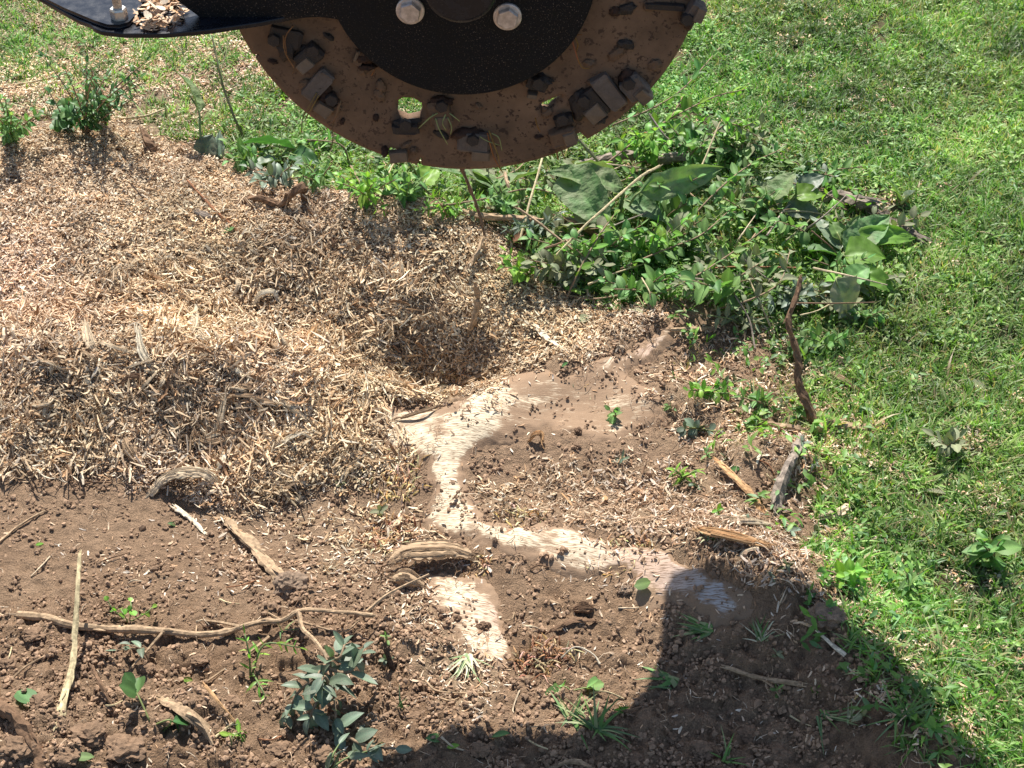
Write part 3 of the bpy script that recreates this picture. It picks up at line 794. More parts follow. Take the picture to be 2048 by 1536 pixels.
# ------------------------------------------------------------------ the stump grinder (cutter wheel hanging over the stump)
YW, WC, WR = 1.58, Vector((-.0569, 1.58, .9175)), .2765
def WP(px, py):            # picture point -> (u, v) on the wheel's face, from its centre
    p = onplane(px, py, YW - .007); return (p.x - WC.x, p.z - WC.z)
grinder = empty('stump_grinder', WC, 'dirty stump grinder cutter wheel and black guard hanging over the stump', 'stump grinder')
def rel(m): return m
def curve_plate(name, splines, depth, bevel, mat, parent, rot=None, loc=(0, 0, 0), res=2):
    cu = bpy.data.curves.new(name + '_outline', 'CURVE'); cu.dimensions = '2D'; cu.fill_mode = 'BOTH'
    for sp in splines:
        q = cu.splines.new('POLY'); q.points.add(len(sp) - 1); q.use_cyclic_u = True
        for pt, (a, b) in zip(q.points, sp): pt.co = (a, b, 0, 1)
    cu.extrude = depth / 2 - bevel; cu.bevel_depth = bevel; cu.bevel_resolution = res
    tmp = bpy.data.objects.new('tmp', cu); COL.objects.link(tmp)
    dg = bpy.context.evaluated_depsgraph_get(); dg.update()
    me = bpy.data.meshes.new_from_object(tmp.evaluated_get(dg), depsgraph=dg)
    bpy.data.objects.remove(tmp); bpy.data.curves.remove(cu)
    me.name = name; me.materials.clear(); me.materials.append(mat)
    return obj(name, me, parent, Matrix.Translation(loc) @ (rot or Matrix.Identity(4)))
FACE = Matrix.Rotation(R(90), 4, 'X')      # (u, v, w) -> (u, -w, v): w points to the camera
# outline with notches at the rim
def rim(notches):
    out = []
    k = 0
    while k < 360:
        a = R(k)
        hit = None
        for (a0, a1, dpt) in notches:
            if a0 <= k < a1: hit = (a0, a1, dpt)
        if hit:
            a0, a1, dpt = hit
            for aa, rr in ((a0, WR), (a0 + .4, WR - dpt * .8), (a0 + 1.2, WR - dpt), (a1 - 1.2, WR - dpt), (a1 - .4, WR - dpt * .8), (a1, WR)):
                out.append((rr * math.cos(R(aa)), rr * math.sin(R(aa))))
            k = math.ceil(a1 + .01) if a1 % 1 == 0 else math.ceil(a1)
            k = int(k) + 1
        else:
            out.append((WR * math.cos(a), WR * math.sin(a))); k += 2
    return out
def ang_of(px, py):
    u, v = WP(px, py); return math.degrees(math.atan2(v, u)) % 360, math.hypot(u, v)
notch = []
for px, py, w, d in [(795, 305, 7.5, .014), (842, 318, 3.2, .010), (1158, 282, 6, .013), (1385, 30, 5, .016), (532, 105, 3, .006)]:
    a, _ = ang_of(px, py); notch.append((a - w / 2, a + w / 2, d))
for a in (25, 62, 100, 133, 160): notch.append((a, a + 6, .014))
def hole(pts): return [WP(*p) for p in pts]
h1 = hole([(783, 238), (786, 200), (800, 187), (830, 190), (853, 203), (855, 222), (846, 244), (815, 250)])
h2 = hole([(1066, 214), (1076, 203), (1100, 190), (1126, 182), (1136, 188), (1134, 205), (1116, 218), (1100, 232), (1078, 233)])
h3 = hole([(581, 41), (588, 40), (602, 65), (598, 74), (586, 78), (590, 60)])
h4 = hole([(1262, -8), (1300, -14), (1308, 0), (1306, 9), (1285, 6)])
hs = [h1, h2, h3, h4]
for a in (35, 80, 125, 165):
    c0 = (.205 * math.cos(R(a)), .22 * math.sin(R(a)))
    hs.append([(c0[0] + .02 * math.cos(R(b)), c0[1] + .017 * math.sin(R(b))) for b in range(0, 360, 40)])
rw = random.Random(3)
hs_ = [[(a + rw.uniform(-.0008, .0008), b + rw.uniform(-.0008, .0008)) for a, b in h] for h in hs]
disc = curve_plate('cutter_disc', [rim(notch)] + hs_, .022, .007, m_rust, grinder, FACE, (0, .004, 0))
hubc = WP(922, -97 + 0)
hub = curve_plate('hub_plate', [[(.1533 * math.cos(R(a)) - .0014, .1533 * math.sin(R(a)) - .006) for a in range(0, 360, 3)]], .026, .002, m_hub, grinder, FACE, (0, -.020, 0))
# hex flange bolts on the hub
def hex_bolt_mesh(name, rf, rh, hh, mat, flange=True, thread=0.):
    mb = MB()
    def prism(r, z0, z1, n, ph=0., top=1.0):
        V = [(r * math.cos(2 * math.pi * k / n + ph), r * math.sin(2 * math.pi * k / n + ph), z0) for k in range(n)]
        V += [(r * math.cos(2 * math.pi * k / n + ph), r * math.sin(2 * math.pi * k / n + ph), z1 - (z1 - z0) * .18) for k in range(n)]
        V += [(r * top * math.cos(2 * math.pi * k / n + ph), r * top * math.sin(2 * math.pi * k / n + ph), z1) for k in range(n)]
        F = [(k, (k + 1) % n, n + (k + 1) % n, n + k) for k in range(n)] + [(n + k, n + (k + 1) % n, 2 * n + (k + 1) % n, 2 * n + k) for k in range(n)] + [tuple(2 * n + k for k in range(n))]
        mb.add(V, F)
    z = 0
    if flange: prism(rf, 0, .004, 32, 0, .93); z = .0035
    prism(rh, z, z + hh, 6, .3, .9)
    if thread:
        zz = z + hh
        for q in range(int(thread / .0018)): prism(rh * .56, zz + q * .0018, zz + q * .0018 + .0018, 14, q * .1, .86)
    return mb.mesh(name, mat)
bm_hub = hex_bolt_mesh('hub_bolt', .0165, .0132, .008, m_zinc)
c1, c2 = WP(823, 0), WP(1015, 12)
rb = (math.hypot(*c1) + math.hypot(*c2)) / 2
print('bolts', c1, c2)
step_ = math.degrees(abs(math.atan2(c2[1], c2[0]) - math.atan2(c1[1], c1[0])))
a0 = math.degrees(math.atan2(c1[1], c1[0]))
for k in range(4):
    a = a0 + k * 90
    if k == 1: u, v = c2
    elif k == 0: u, v = c1
    else: u, v = rb * math.cos(R(a)), rb * math.sin(R(a))
    obj('hub_bolt', bm_hub, grinder, Matrix.Translation((u, -.033, v)) @ FACE @ Matrix.Rotation(k * 1.1, 4, 'Z'))
# tooth pockets, teeth and their bolts
def block_mesh(name, L, W, T, mat, seed, bev=.16, rough=.15):
    rr = random.Random(seed); mb = MB(); V = []; F = []
    prof = [(-1, -1 + bev), (-1 + bev, -1), (1 - bev, -1), (1, -1 + bev), (1, 1 - bev), (1 - bev, 1), (-1 + bev, 1), (-1, 1 - bev)]
    for z, k in ((0, 1.), (T * .8, 1.), (T, .88)):
        for a, b in prof: V.append((a * L / 2 * k + rr.uniform(-rough, rough) * L * .3, b * W / 2 * k + rr.uniform(-rough, rough) * W * .3, z + rr.uniform(-.1, .1) * T))
    n = 8
    for l in range(2):
        for k in range(n): F.append((l * n + k, l * n + (k + 1) % n, (l + 1) * n + (k + 1) % n, (l + 1) * n + k))
    F.append(tuple(2 * n + k for k in range(n))); F.append(tuple(reversed(range(n))))
    mb.add(V, F); return mb.mesh(name, mat)
def onface(px, py, ang=0., w=-.007):
    u, v = WP(px, py); return Matrix.Translation((u, w, v)) @ FACE @ Matrix.Rotation(R(ang), 4, 'Z')
PXM = .88 * 1.0 / (1024 / .6)   # metres per photo pixel at the wheel
bm_tooth = hex_bolt_mesh('tooth_bolt', .008, .0082, .007, m_dark, False)
def tooth(px, py, ang, Lp, Wp, T, mat, tip=None, bolt=None, mud=0, seed=0):
    """pocket block centred at a photo pixel; ang in degrees; Lp, Wp in photo pixels"""
    b = obj('tooth_pocket', block_mesh('tooth_pocket', Lp * PXM, Wp * PXM, T, mat, seed), grinder, onface(px, py, ang))
    if tip:
        tx, ty, ta, tl, tw = tip
        o = obj('cutting_tooth', block_mesh('cutting_tooth', tl * PXM, tw * PXM, T * 1.25, m_tip, seed + 1, .06), b)
        o.matrix_basis = onface(px, py, ang).inverted() @ onface(tx, ty, ta)
    if bolt:
        o = obj('tooth_bolt', bm_tooth, b)
        o.matrix_basis = onface(px, py, ang).inverted() @ onface(bolt[0], bolt[1], bolt[2] if len(bolt) > 2 else 0, -.007 - T * .75)
    return b
tooth(572, 72, -15, 74, 46, .009, m_dark, None, (550, 72, 10), seed=1)
tooth(620, 108, 40, 62, 42, .012, m_dark, (612, 122, 40, 40, 26), (628, 92, 0), seed=2)
tooth(637, 165, 48, 84, 40, .012, m_edge, (648, 210, -38, 40, 30), (665, 190, 20), seed=3)
tooth(718, 113, 62, 34, 24, .008, m_rust, (714, 106, 62, 26, 8), seed=4)
tooth(812, 252, 0, 62, 24, .012, m_dark, None, (812, 240, 15), seed=5)
tooth(880, 222, 12, 52, 60, .010, m_rust, (884, 238, 5, 34, 34), (884, 204, 0), seed=6)
tooth(798, 308, 6, 44, 30, .010, m_tip, None, None, seed=7)
tooth(948, 278, -4, 76, 50, .012, m_edge, (962, 302, -3, 42, 28), (946, 270, 0), seed=8)
tooth(1074, 164, -20, 46, 28, .010, m_dark, (1064, 184, -10, 24, 11), (1076, 158, 0), seed=9)
tooth(1126, 236, 18, 46, 26, .010, m_dark, None, (1124, 230, 0), seed=10)
tooth(1126, 268, 18, 62, 44, .012, m_rust, (1140, 268, 18, 30, 36), None, seed=11)
tooth(1187, 202, 38, 52, 80, .012, m_dark, (1190, 218, 40, 44, 40), (1166, 192, 0), seed=12)
tooth(1218, 178, 38, 44, 96, .014, m_edge, None, None, seed=13)
tooth(1268, 168, 40, 54, 60, .016, m_edge, (1284, 180, 42, 30, 40), (1256, 156, 0), seed=14)
tooth(1330, 10, -4, 88, 14, .008, m_dark, None, None, seed=15)
tooth(1388, 14, 62, 44, 34, .018, m_edge, (1396, 16, 70, 34, 22), (1372, 26, 0), seed=16)
for k, a in enumerate((8, 48, 88, 128, 168)):      # teeth on the upper half, above the picture
    u, v = .243 * math.cos(R(a)), .243 * math.sin(R(a))
    b = obj('tooth_pocket', block_mesh('tooth_pocket', .04, .028, .013, m_edge, 30 + k), grinder, Matrix.Translation((u, -.007, v)) @ FACE @ Matrix.Rotation(R(a), 4, 'Z'))
    obj('cutting_tooth', block_mesh('cutting_tooth', .02, .02, .016, m_tip, 40 + k), b, Matrix.Translation((.02, 0, 0)))
def lump(name, px, py, rp, mat, seed, w=-.01):
    bm = bmesh.new(); bmesh.ops.create_icosphere(bm, subdivisions=3, radius=1)
    V = []
    for v in bm.verts:
        k = 1 + .5 * mnoise.noise(v.co * 2 + Vector((seed, 0, 0))) + .25 * mnoise.noise(v.co * 6 + Vector((seed, 3, 0)))
        V.append((v.co.x * k * rp[0] * PXM, v.co.y * k * rp[1] * PXM, v.co.z * k * .008))
    F = [tuple(x.index for x in f.verts) for f in bm.faces]; bm.free()
    return obj(name, mesh_np(name, V, F, mat, True), grinder, onface(px, py, 0, w))
for i, (px, py, rx, ry) in enumerate([(575, 95, 22, 26), (640, 172, 26, 18), (655, 195, 24, 22), (800, 245, 18, 12), (884, 200, 24, 14), (935, 268, 36, 20), (1080, 160, 30, 16), (1118, 272, 22, 22),
                                      (1256, 158, 22, 28), (1160, 205, 22, 36), (730, 112, 24, 14), (1376, 38, 14, 20), (1200, 235, 16, 10), (770, 300, 8, 12), (735, 130, 22, 8)]):
    lump('mud_clump', px, py, (rx, ry), m_mud if i % 3 else m_dark, i)
for i in range(34):
    a = R(random.uniform(188, 352)); q_ = random.uniform(.185, .268); p = Vector((WC.x + q_ * math.cos(a), YW, WC.z + q_ * math.sin(a)))
    o = lump('dried_mud', 900, 200, (random.uniform(6, 22), random.uniform(5, 14)), random.choice([m_rust, m_mud, m_dark]), 60 + i, -.007)
    o.matrix_basis = Matrix.Translation((q_ * math.cos(a), -.008, q_ * math.sin(a))) @ FACE @ Matrix.Rotation(random.uniform(0, 3), 4, 'Z') @ Matrix.Scale(.5, 4, (0, 0, 1))
# root fibres and grass strands caught on the teeth
m_fib = wood_like('root_fibre', (100, 100, 100), False)
def strand(pts, r, color, w=-.02):
    P = [Vector((WP(a, b)[0], w - .004 * (i % 2), WP(a, b)[1])) for i, (a, b) in enumerate(pts)]
    P = smooth_path(P, 4)
    V, F = tube_vf(P, [r * (1 - .5 * i / len(P)) for i in range(len(P))], 5, .2)
    o = obj('caught_root', mesh_np('caught_root', V, F, m_fib, True, np.ones((len(V), 3))), grinder); o.color = (*color, 1); return o
OR = (.26, .13, .05)
for s_ in ([(570, 60), (573, 90), (590, 125), (588, 134)], [(636, 175), (618, 205), (608, 225), (606, 250)], [(640, 180), (622, 210), (612, 230)], [(684, 190), (676, 215), (668, 240), (668, 268), (662, 285)], [(680, 195), (672, 225), (656, 238)],
           [(1144, 55), (1155, 75), (1152, 95), (1162, 120), (1178, 127)], [(1140, 58), (1150, 90), (1158, 118)], [(1146, 60), (1163, 56)], [(978, 250), (994, 290), (1000, 318)], [(975, 255), (988, 300), (1006, 335)], [(1122, 290), (1130, 305)], [(1112, 290), (1116, 306)],
           [(1070, 225), (1075, 240), (1080, 252)], [(590, 40), (574, 62), (576, 98)], [(745, 140), (752, 125)]):
    strand(s_, .0011, tuple(c * random.uniform(.7, 1.3) for c in OR))
for s_ in ([(868, 218), (850, 232), (838, 246)], [(872, 226), (880, 246), (896, 278)], [(896, 224), (904, 240), (902, 258)], [(900, 216), (912, 222), (920, 232)], [(876, 216), (860, 222), (846, 238)], [(960, 262), (975, 268), (1000, 280)], [(984, 256), (998, 262), (1004, 290)], [(892, 218), (886, 232), (893, 250)]):
    strand(s_, .0009, (.30, .33, .13))

# horizontal guard plate with a bolted deflector plate on top, seen from above at the left
ZP = .854
def onz(px, py, z): q = flat(px, py, z); return (q[0] - WC.x, q[1] - WC.y)
front = [(60, -14), (120, 22), (160, 44), (183, 52), (190, 60), (205, 66), (250, 71), (330, 71), (420, 63), (520, 48), (590, 34), (630, 27), (668, 24)]
gp = [onz(a, b, ZP) for a, b in front]
gp = gp + [(gp[-1][0] + .01, gp[-1][1] + .03), (-.31, .0 - .02), (-.325, .05), (-.33, .06), (-.75, .06), (gp[0][0] - .1, .03)]
guard = curve_plate('guard_plate', [gp], .006, .0012, m_black, grinder, Matrix.Translation((0, 0, ZP - WC.z)))
dp = [onz(a, b, ZP + .006) for a, b in [(-40, -60), (78, -6), (130, 20), (190, 45), (215, 53), (240, 54), (258, 48), (270, 36), (281, 18), (293, -2)]]
dp = dp + [(dp[-1][0] + .004, .055), (dp[0][0], .055)]
curve_plate('deflector_plate', [dp], .005, .001, m_black, grinder, Matrix.Translation((0, 0, ZP - WC.z + .0062)))
def facepx(px, py, y):
    p = onplane(px, py, y); return (p.x - WC.x, p.z - WC.z)
YP = 1.552
pr_ = [facepx(*q, YP) for q in [(405, 33), (352, -6), (330, -60), (345, -150), (760, -150), (745, 20), (700, 44), (672, 34), (640, 30), (560, 33)]]
curve_plate('guard_side', [pr_], .008, .001, m_hub, grinder, FACE, (0, YP - WC.y, 0))
nut = obj('guard_bolt', hex_bolt_mesh('guard_bolt', .0125, .0098, .0125, metal('bright_zinc', (.62, .60, .56), .3, .75), False, .018), grinder)
q = onz(239, 34, ZP + .01); nut.location = (q[0], q[1], ZP - WC.z + .0088)
obj('washer', hex_bolt_mesh('washer', .0118, .0112, .0001, m_zinc, True), nut, Matrix.Translation((0, 0, -.0028)) @ Matrix.Scale(.55, 4, (0, 0, 1)))
# machine body above the picture: axle housing and arm; plus an unseen slab added to throw the shade on the right
curve_plate('axle_housing', [[(.036 * math.cos(R(a)), .036 * math.sin(R(a))) for a in range(0, 360, 8)]], .06, .006, m_black, grinder, FACE, (0, -.06, 0))
arm_out = [(-.09, .06), (.09, .06), (.16, .75), (-.16, .75)]
curve_plate('boom_arm', [arm_out], .05, .006, m_black, grinder, FACE, (0, .09, .10))
ck = 1 / math.tan(R(SUN_EL)); shx, shy = math.sin(R(SUN_AZ)), math.cos(R(SUN_AZ))
ZD = .95
def lift(px, py):
    p = P3(px, py); dz = ZD - p.z
    return (p.x + shx * ck * dz - WC.x, p.y + shy * ck * dz - WC.y)
sh = [(1322, 1345), (1330, 1250), (1334, 1190), (1350, 1158), (1380, 1142), (1412, 1144), (1450, 1165), (1500, 1198), (1580, 1212), (1640, 1215), (1690, 1262), (1730, 1290), (1775, 1310), (1815, 1360), (1850, 1410), (1900, 1480), (1960, 1540), (2000, 1600), (1700, 1700), (1250, 1640), (1150, 1490), (1225, 1440), (1290, 1395)]
curve_plate('shade_slab', [[lift(*p) for p in sh]], .02, .003, m_black, grinder, Matrix.Translation((0, 0, ZD - WC.z)))  # added out of view; outline is the wanted ground shadow traced back sunward
rr0 = lift(1500, 1400)
V, F = tube_vf([Vector((0, .10, .2)), Vector((.1, .2, .16)), Vector((rr0[0], rr0[1] - .0, .09)), Vector((rr0[0], rr0[1], .0))], .022, 12); obj('shade_slab_bracket', mesh_np('shade_slab_bracket', V, F, m_black, True), grinder)  # added tube tying the unseen shade slab to the machine

# chips lying on the guard plate
pp = []
while len(pp) < 260:
    a, b = random.gauss(315, 26), random.uniform(-25, 52)
    if a > 262 + (48 - b) * .35 and b < 56 - abs(a - 310) * .35: pp.append((a, b))
PP = np.array([[*(np.array(onz(a, b, ZP + .01)) + (WC.x, WC.y)), ZP + .005 + abs(random.gauss(0, .010)) * (1 if 285 < a < 345 else .3)] for a, b in pp])
n = len(PP); nn = np.tile([0., 0, 1], (n, 1)); k = RNG.uniform(.006, .015, n)
scatter('chip_pile', pr_one, PP, frames(nn, RNG.uniform(0, 6.28, n), RNG.normal(0, .5, n), RNG.normal(0, .5, n)), np.stack([k, k * 1.5, k * .4], 1),
        np.array([(.78, .58, .40), (.70, .47, .30), (.60, .36, .20), (.85, .68, .50)])[RNG.integers(0, 4, n)], 'heap of fresh wood flakes resting on the black guard plate', 'wood flakes')

LANDMARKS = [(165, 180, 'the dark leaved shrub'), (230, 30, 'the bolt on the guard plate'), (385, 170, 'the upright crinkled leaf'), (575, 395, 'the gnarled root'), (410, 530, 'the two blunt pale roots'), (300, 720, 'the long curved whitish shaving'),
 (960, 430, 'the leaning sapling stem'), (945, 620, 'the upright root stub'), (900, 740, 'the hollow'), (860, 560, 'the crest above the hollow'), (440, 840, 'the upright pale strip'), (375, 960, 'the arched bark strip'), (180, 670, 'the short whitish shaving'), (60, 600, 'the small grass clump'),
 (620, 670, 'the orange brown wood curl'), (530, 590, 'the white hooked shaving'), (550, 800, 'the long level tan strip'), (120, 840, 'the lower left of the heap'), (520, 1110, 'the splintered root'), (585, 1180, 'the muddy stone'), (300, 1260, 'the fallen branch'), (155, 1200, 'the split stick'), (270, 1400, 'the dark round leaved shoot'),
 (390, 1440, 'the frayed bark strip'), (670, 1380, 'the grey leafed branch'), (860, 1110, 'the bark slab'), (950, 1230, 'the lower pale wood patch'), (930, 1320, 'the wilted grass tuft'), (1090, 1320, 'the dark shredded clump'), (1145, 1258, 'the dark brown splinter'), (1160, 1440, 'the grass tuft on the shade line'),
 (900, 850, 'the pale upper wood'), (960, 1040, 'the bright stump wood'), (1250, 1110, 'the lower root flare'), (1430, 1180, 'the shaded root tip'), (1180, 780, 'the dusty stump top'), (1370, 655, 'the small cut root'), (1500, 770, 'the narrow leaved weed'), (1600, 700, 'the upright shaggy stick'), (1690, 860, 'the stout pale root'),
 (1575, 950, 'the bent grey root'), (1480, 970, 'the long orange splinter'), (1460, 1075, 'the reddish frayed strip'), (1110, 950, 'the chips between the wood arms'), (1530, 1355, 'the stick in the shade'), (1650, 1245, 'the flat brown stone'), (1640, 1440, 'the fan of green blades'), (1200, 400, 'the big hanging dock leaf'), (1350, 360, 'the long dock leaf'),
 (1290, 320, 'the weathered root'), (1560, 515, 'the orange leaf'), (1590, 380, 'the upright dock leaves'), (1740, 480, 'the dock rosette'), (1690, 600, 'the drooping pale dock leaf'), (1400, 560, 'the reddish level twig'), (1100, 540, 'the dead brown leaf'), (1020, 370, 'the short broken stem'), (1140, 495, 'the tan slanting twig'), (660, 300, 'the left wheel rim'), (450, 200, 'the tall bare stem'), (60, 1460, 'the thick earthy root'), (1820, 1440, 'the long shaded grass')]
def where(px, py):
    d, lx, ly, nm = min((math.hypot(px - a, (py - b) * 1.3), a, b, n) for a, b, n in LANDMARKS)
    dx, dy = px - lx, py - ly
    if d < 22: return 'right beside ' + nm
    far = 'just ' if d < 60 else ''
    v = 'below' if dy > 0 else 'above'; h = 'right' if dx > 0 else 'left'
    if abs(dy) > 2.2 * abs(dx): return far + v + ' ' + nm
    if abs(dx) > 2.2 * abs(dy): return far + h + ' of ' + nm
    return far + v + ' and ' + h + ' of ' + nm

# ------------------------------------------------------------------ sticks, roots, bark and splinters
WOOD = {'pale': (.58, .46, .31), 'tan': (.40, .28, .17), 'brown': (.20, .12, .07), 'dark': (.075, .05, .035), 'grey': (.29, .235, .185), 'green': (.20, .20, .10), 'straw': (.55, .45, .26), 'red': (.30, .14, .07), 'white': (.74, .64, .47), 'orange': (.52, .31, .15)}
def stick(name, pts, w0, w1, color, label, cat, mat=m_bark, rough=.3, sub=5, sides=7, forks=(), squash=1., knots=0, group=None):
    """pts: (px, py, height above ground in m); widths in metres"""
    w0, w1 = w0 * .84, w1 * .84
    W = [P3(p[0], p[1], (p[2] if len(p) > 2 else 0) - (w0 * .22 if len(p) > 2 and p[2] < .03 else 0)) for p in pts]
    base = W[0].copy()
    path = smooth_path([w - base for w in W], sub)
    for i, p in enumerate(path): p += Vector((mnoise.noise(p * 25), mnoise.noise(p * 25 + Vector((9, 0, 0))), mnoise.noise(p * 25 + Vector((0, 9, 0))))) * w0 * .3
    n = len(path)
    rad = [(w0 + (w1 - w0) * i / (n - 1)) * .5 * (1 + .18 * mnoise.noise(Vector((i * .9, w0 * 999, 3)))) for i in range(n)]
    for k in range(knots):
        rad[random.randrange(1, n - 1)] *= 1.35
    V, F = tube_vf(path, rad, sides, rough, random.random() * 50, squash)
    cv = [[.95 + .5 * mnoise.noise(Vector((i // sides * .8, i % sides * .9, w0 * 500)))] * 3 for i in range(len(V))]
    if w0 > .0045:
        for e, (pe, pi, rd_) in enumerate(((path[0], path[1], rad[0]), (path[-1], path[-2], rad[-1]))):
            d = (pe - pi).normalized(); s = d.cross(Vector((0, 0, 1)))
            if s.length < .1: s = Vector((1, 0, 0))
            s.normalize(); u_ = s.cross(d)
            for q in range(7):
                a_ = random.uniform(0, 6.28); o_ = (s * math.cos(a_) + u_ * math.sin(a_) * squash) * rd_ * random.uniform(.2, .85); ln = rd_ * random.uniform(.8, 3.2)
                vv, ff = tube_vf([pe + o_ - d * rd_, pe + o_ + d * ln * .5, pe + o_ * 1.2 + d * ln], [rd_ * .32, rd_ * .22, rd_ * .05], 4); b = len(V); V += vv; F += [tuple(i + b for i in f) for f in ff]; cv += [[random.uniform(1.0, 1.5)] * 3] * len(vv)
        for q in range(5):       # peeling bark flakes
            i = random.randrange(1, n - 1); d = (path[i] - path[i - 1]).normalized(); s = d.cross(Vector((0, 0, 1)))
            if s.length < .1: s = Vector((1, 0, 0))
            s.normalize(); a_ = random.uniform(.3, 2.8); nn_ = (s * math.cos(a_) + s.cross(d) * math.sin(a_)).normalized(); ln = rad[i] * random.uniform(1.5, 4)
            p0 = path[i] + nn_ * rad[i] * .85 * (squash if squash < 1 else 1)
            vv, ff = tube_vf([p0, p0 + d * ln * .5 + nn_ * rad[i] * .25, p0 + d * ln + nn_ * rad[i] * random.uniform(.1, .7)], [rad[i] * .3, rad[i] * .3, rad[i] * .08], 4, squash=.5); b = len(V); V += vv; F += [tuple(i + b for i in f) for f in ff]; cv += [[random.uniform(.6, 1.3)] * 3] * len(vv)
    o = obj(name, mesh_np(name, V, F, mat, False, np.array(cv)), None, Matrix.Translation(base))
    o.color = (*WOOD[color], 1); tag(o, label, cat, group)
    for fp, fw in forks:
        Wf = smooth_path([P3(*p) - base for p in fp], 4)
        V, F = tube_vf(Wf, [fw * .5 * (1 - .55 * i / len(Wf)) for i in range(len(Wf))], 5, rough * .6)
        c = obj('side_twig', mesh_np('side_twig', V, F, mat, False, np.ones((len(V), 3))), o); c.color = o.color
    return o
stick('fallen_branch', [(38, 1236, .004), (100, 1244, .006), (165, 1256, .008), (300, 1263, .012), (420, 1264, .014), (490, 1248, .016), (560, 1236, .02), (606, 1222, .03), (680, 1220, .035), (748, 1236, .03)], .0155, .006, 'tan',
      'long pale barked branch lying on the dark soil at the lower left', 'branch', rough=.18, sides=9, knots=4,
      forks=[([(735, 1228, .032), (780, 1195, .04), (858, 1150, .05)], .006), ([(598, 1226, .028), (605, 1255, .03), (628, 1288, .035), (652, 1318, .05)], .008), ([(536, 1262, .014), (500, 1300, .006), (410, 1362, .003)], .006),
             ([(325, 1268, .01), (290, 1305, .01), (262, 1345, .004)], .005), ([(480, 1250, .015), (440, 1238, .012), (405, 1240, .006)], .006)])
stick('split_stick', [(160, 1108, .10), (157, 1180, .075), (152, 1260, .05), (148, 1320, .03), (134, 1390, .012), (112, 1462, .0)], .0055, .016, 'straw', 'straw coloured split stick crossing the fallen branch', 'stick', rough=.35, squash=.5)
stick('root_chunk', [(-20, 1405, .004), (40, 1450, .01), (70, 1500, .012), (88, 1560, .004)], .022, .017, 'brown', 'thick earthy root in the bottom left corner', 'root', rough=.45)
stick('broken_twig', [(186, 1338, .035), (205, 1380, .02), (236, 1432, .0)], .0065, .005, 'brown', 'dark broken twig standing in a soil hollow near the clover leaves', 'twig')
stick('twig', [(8, 1372, .004), (50, 1335, .008), (112, 1306, .004)], .004, .003, 'tan', 'thin tan root at the left edge below the fallen branch', 'twig')
stick('flat_splinter', [(322, 1398, .008), (370, 1422, .012), (438, 1482, .004)], .012, .022, 'tan', 'frayed bark strip split in two at its lower end', 'bark strip', rough=.5, squash=.35, forks=[([(372, 1425, .014), (400, 1440, .016), (425, 1486, .008)], .008)])
stick('splinter', [(412, 1378, .02), (440, 1412, .012), (468, 1440, .004)], .006, .005, 'orange', 'short orange brown splinter beside yellowed little leaves', 'splinter', squash=.5)
stick('stick', [(475, 1432, .006), (430, 1470, .006)], .004, .004, 'straw', 'small straw stick crossing the short orange splinter', 'stick')
stick('splintered_root', [(448, 1036, .01), (490, 1078, .016), (530, 1120, .012), (566, 1158, .006)], .013, .024, 'tan', 'long splintered root strip ending at the muddy stone', 'root', rough=.6, squash=.45)
stick('pale_strip', [(355, 1018, .008), (390, 1048, .006), (412, 1068, .004)], .012, .005, 'white', 'pale frayed wood strip lying below the arched bark', 'wood strip', rough=.6, squash=.4)
stick('gnarled_root', [(480, 404, .012), (520, 396, .028), (545, 404, .02), (562, 412, .012), (580, 392, .035), (604, 376, .045), (612, 392, .02), (612, 404, .0)], .013, .021, 'brown', 'gnarled brown root arching out of the chip mound', 'root', rough=.35, sides=9)
stick('thin_root', [(375, 362, .02), (420, 408, .015), (455, 440, .012), (512, 488, .004)], .0045, .009, 'red', 'thin reddish root lying down the back of the chip mound', 'root')
stick('root_stub', [(372, 512, .012), (410, 528, .012), (446, 552, .008)], .011, .013, 'tan', 'upper of two blunt pale roots lying side by side in the chips', 'root', rough=.4)
stick('root_stub', [(384, 540, .008), (408, 556, .008), (424, 566, .004)], .012, .010, 'straw', 'lower and shorter of two blunt pale roots side by side in the chips', 'root', rough=.4)
stick('twig', [(528, 412, .008), (570, 430, .01), (640, 452, .01), (702, 486, .004)], .007, .003, 'tan', 'fine twig running right from the gnarled root', 'twig')
stick('dark_twig', [(214, 408, .004), (262, 404, .008), (300, 402, .004)], .003, .0025, 'dark', 'short dark twig lying level on the upper mound', 'twig')
stick('dark_twig', [(264, 368, .02), (288, 395, .012), (305, 412, .002)], .004, .003, 'dark', 'dark twig leaning above the level dark twig', 'twig')
stick('twig', [(160, 345, .002), (158, 320, .02), (175, 300, .035)], .006, .003, 'brown', 'stubby brown twig poking from the far left of the mound', 'twig')
stick('twig', [(228, 268, .02), (265, 288, .012), (300, 300, .004)], .003, .0025, 'straw', 'straw coloured twig on the back edge of the mound', 'twig')
stick('root_stub', [(288, 268, .035), (296, 290, .025), (308, 315, .0)], .018, .026, 'brown', 'brown rotten root stub at the top edge of the mound', 'root', rough=.5)
stick('snapped_sapling', [(918, 330, .15), (934, 362, .12), (950, 402, .09), (962, 442, .06), (970, 472, .04)], .008, .006, 'brown', 'thin brown sapling stem leaning below the cutter wheel', 'stem')
stick('twig', [(968, 476, .03), (950, 520, .02), (922, 555, .0)], .009, .012, 'tan', 'knobbly twig at the foot of the leaning sapling stem', 'twig', rough=.3)
stick('root_stake', [(952, 566, .10), (956, 590, .08), (948, 630, .04), (938, 672, -.01)], .012, .015, 'tan', 'upright root stub standing over the hollow', 'root', rough=.35)
stick('thin_root', [(878, 530, .03), (905, 565, .02), (930, 595, .004)], .003, .004, 'brown', 'hair thin root left of the upright root stub', 'root')
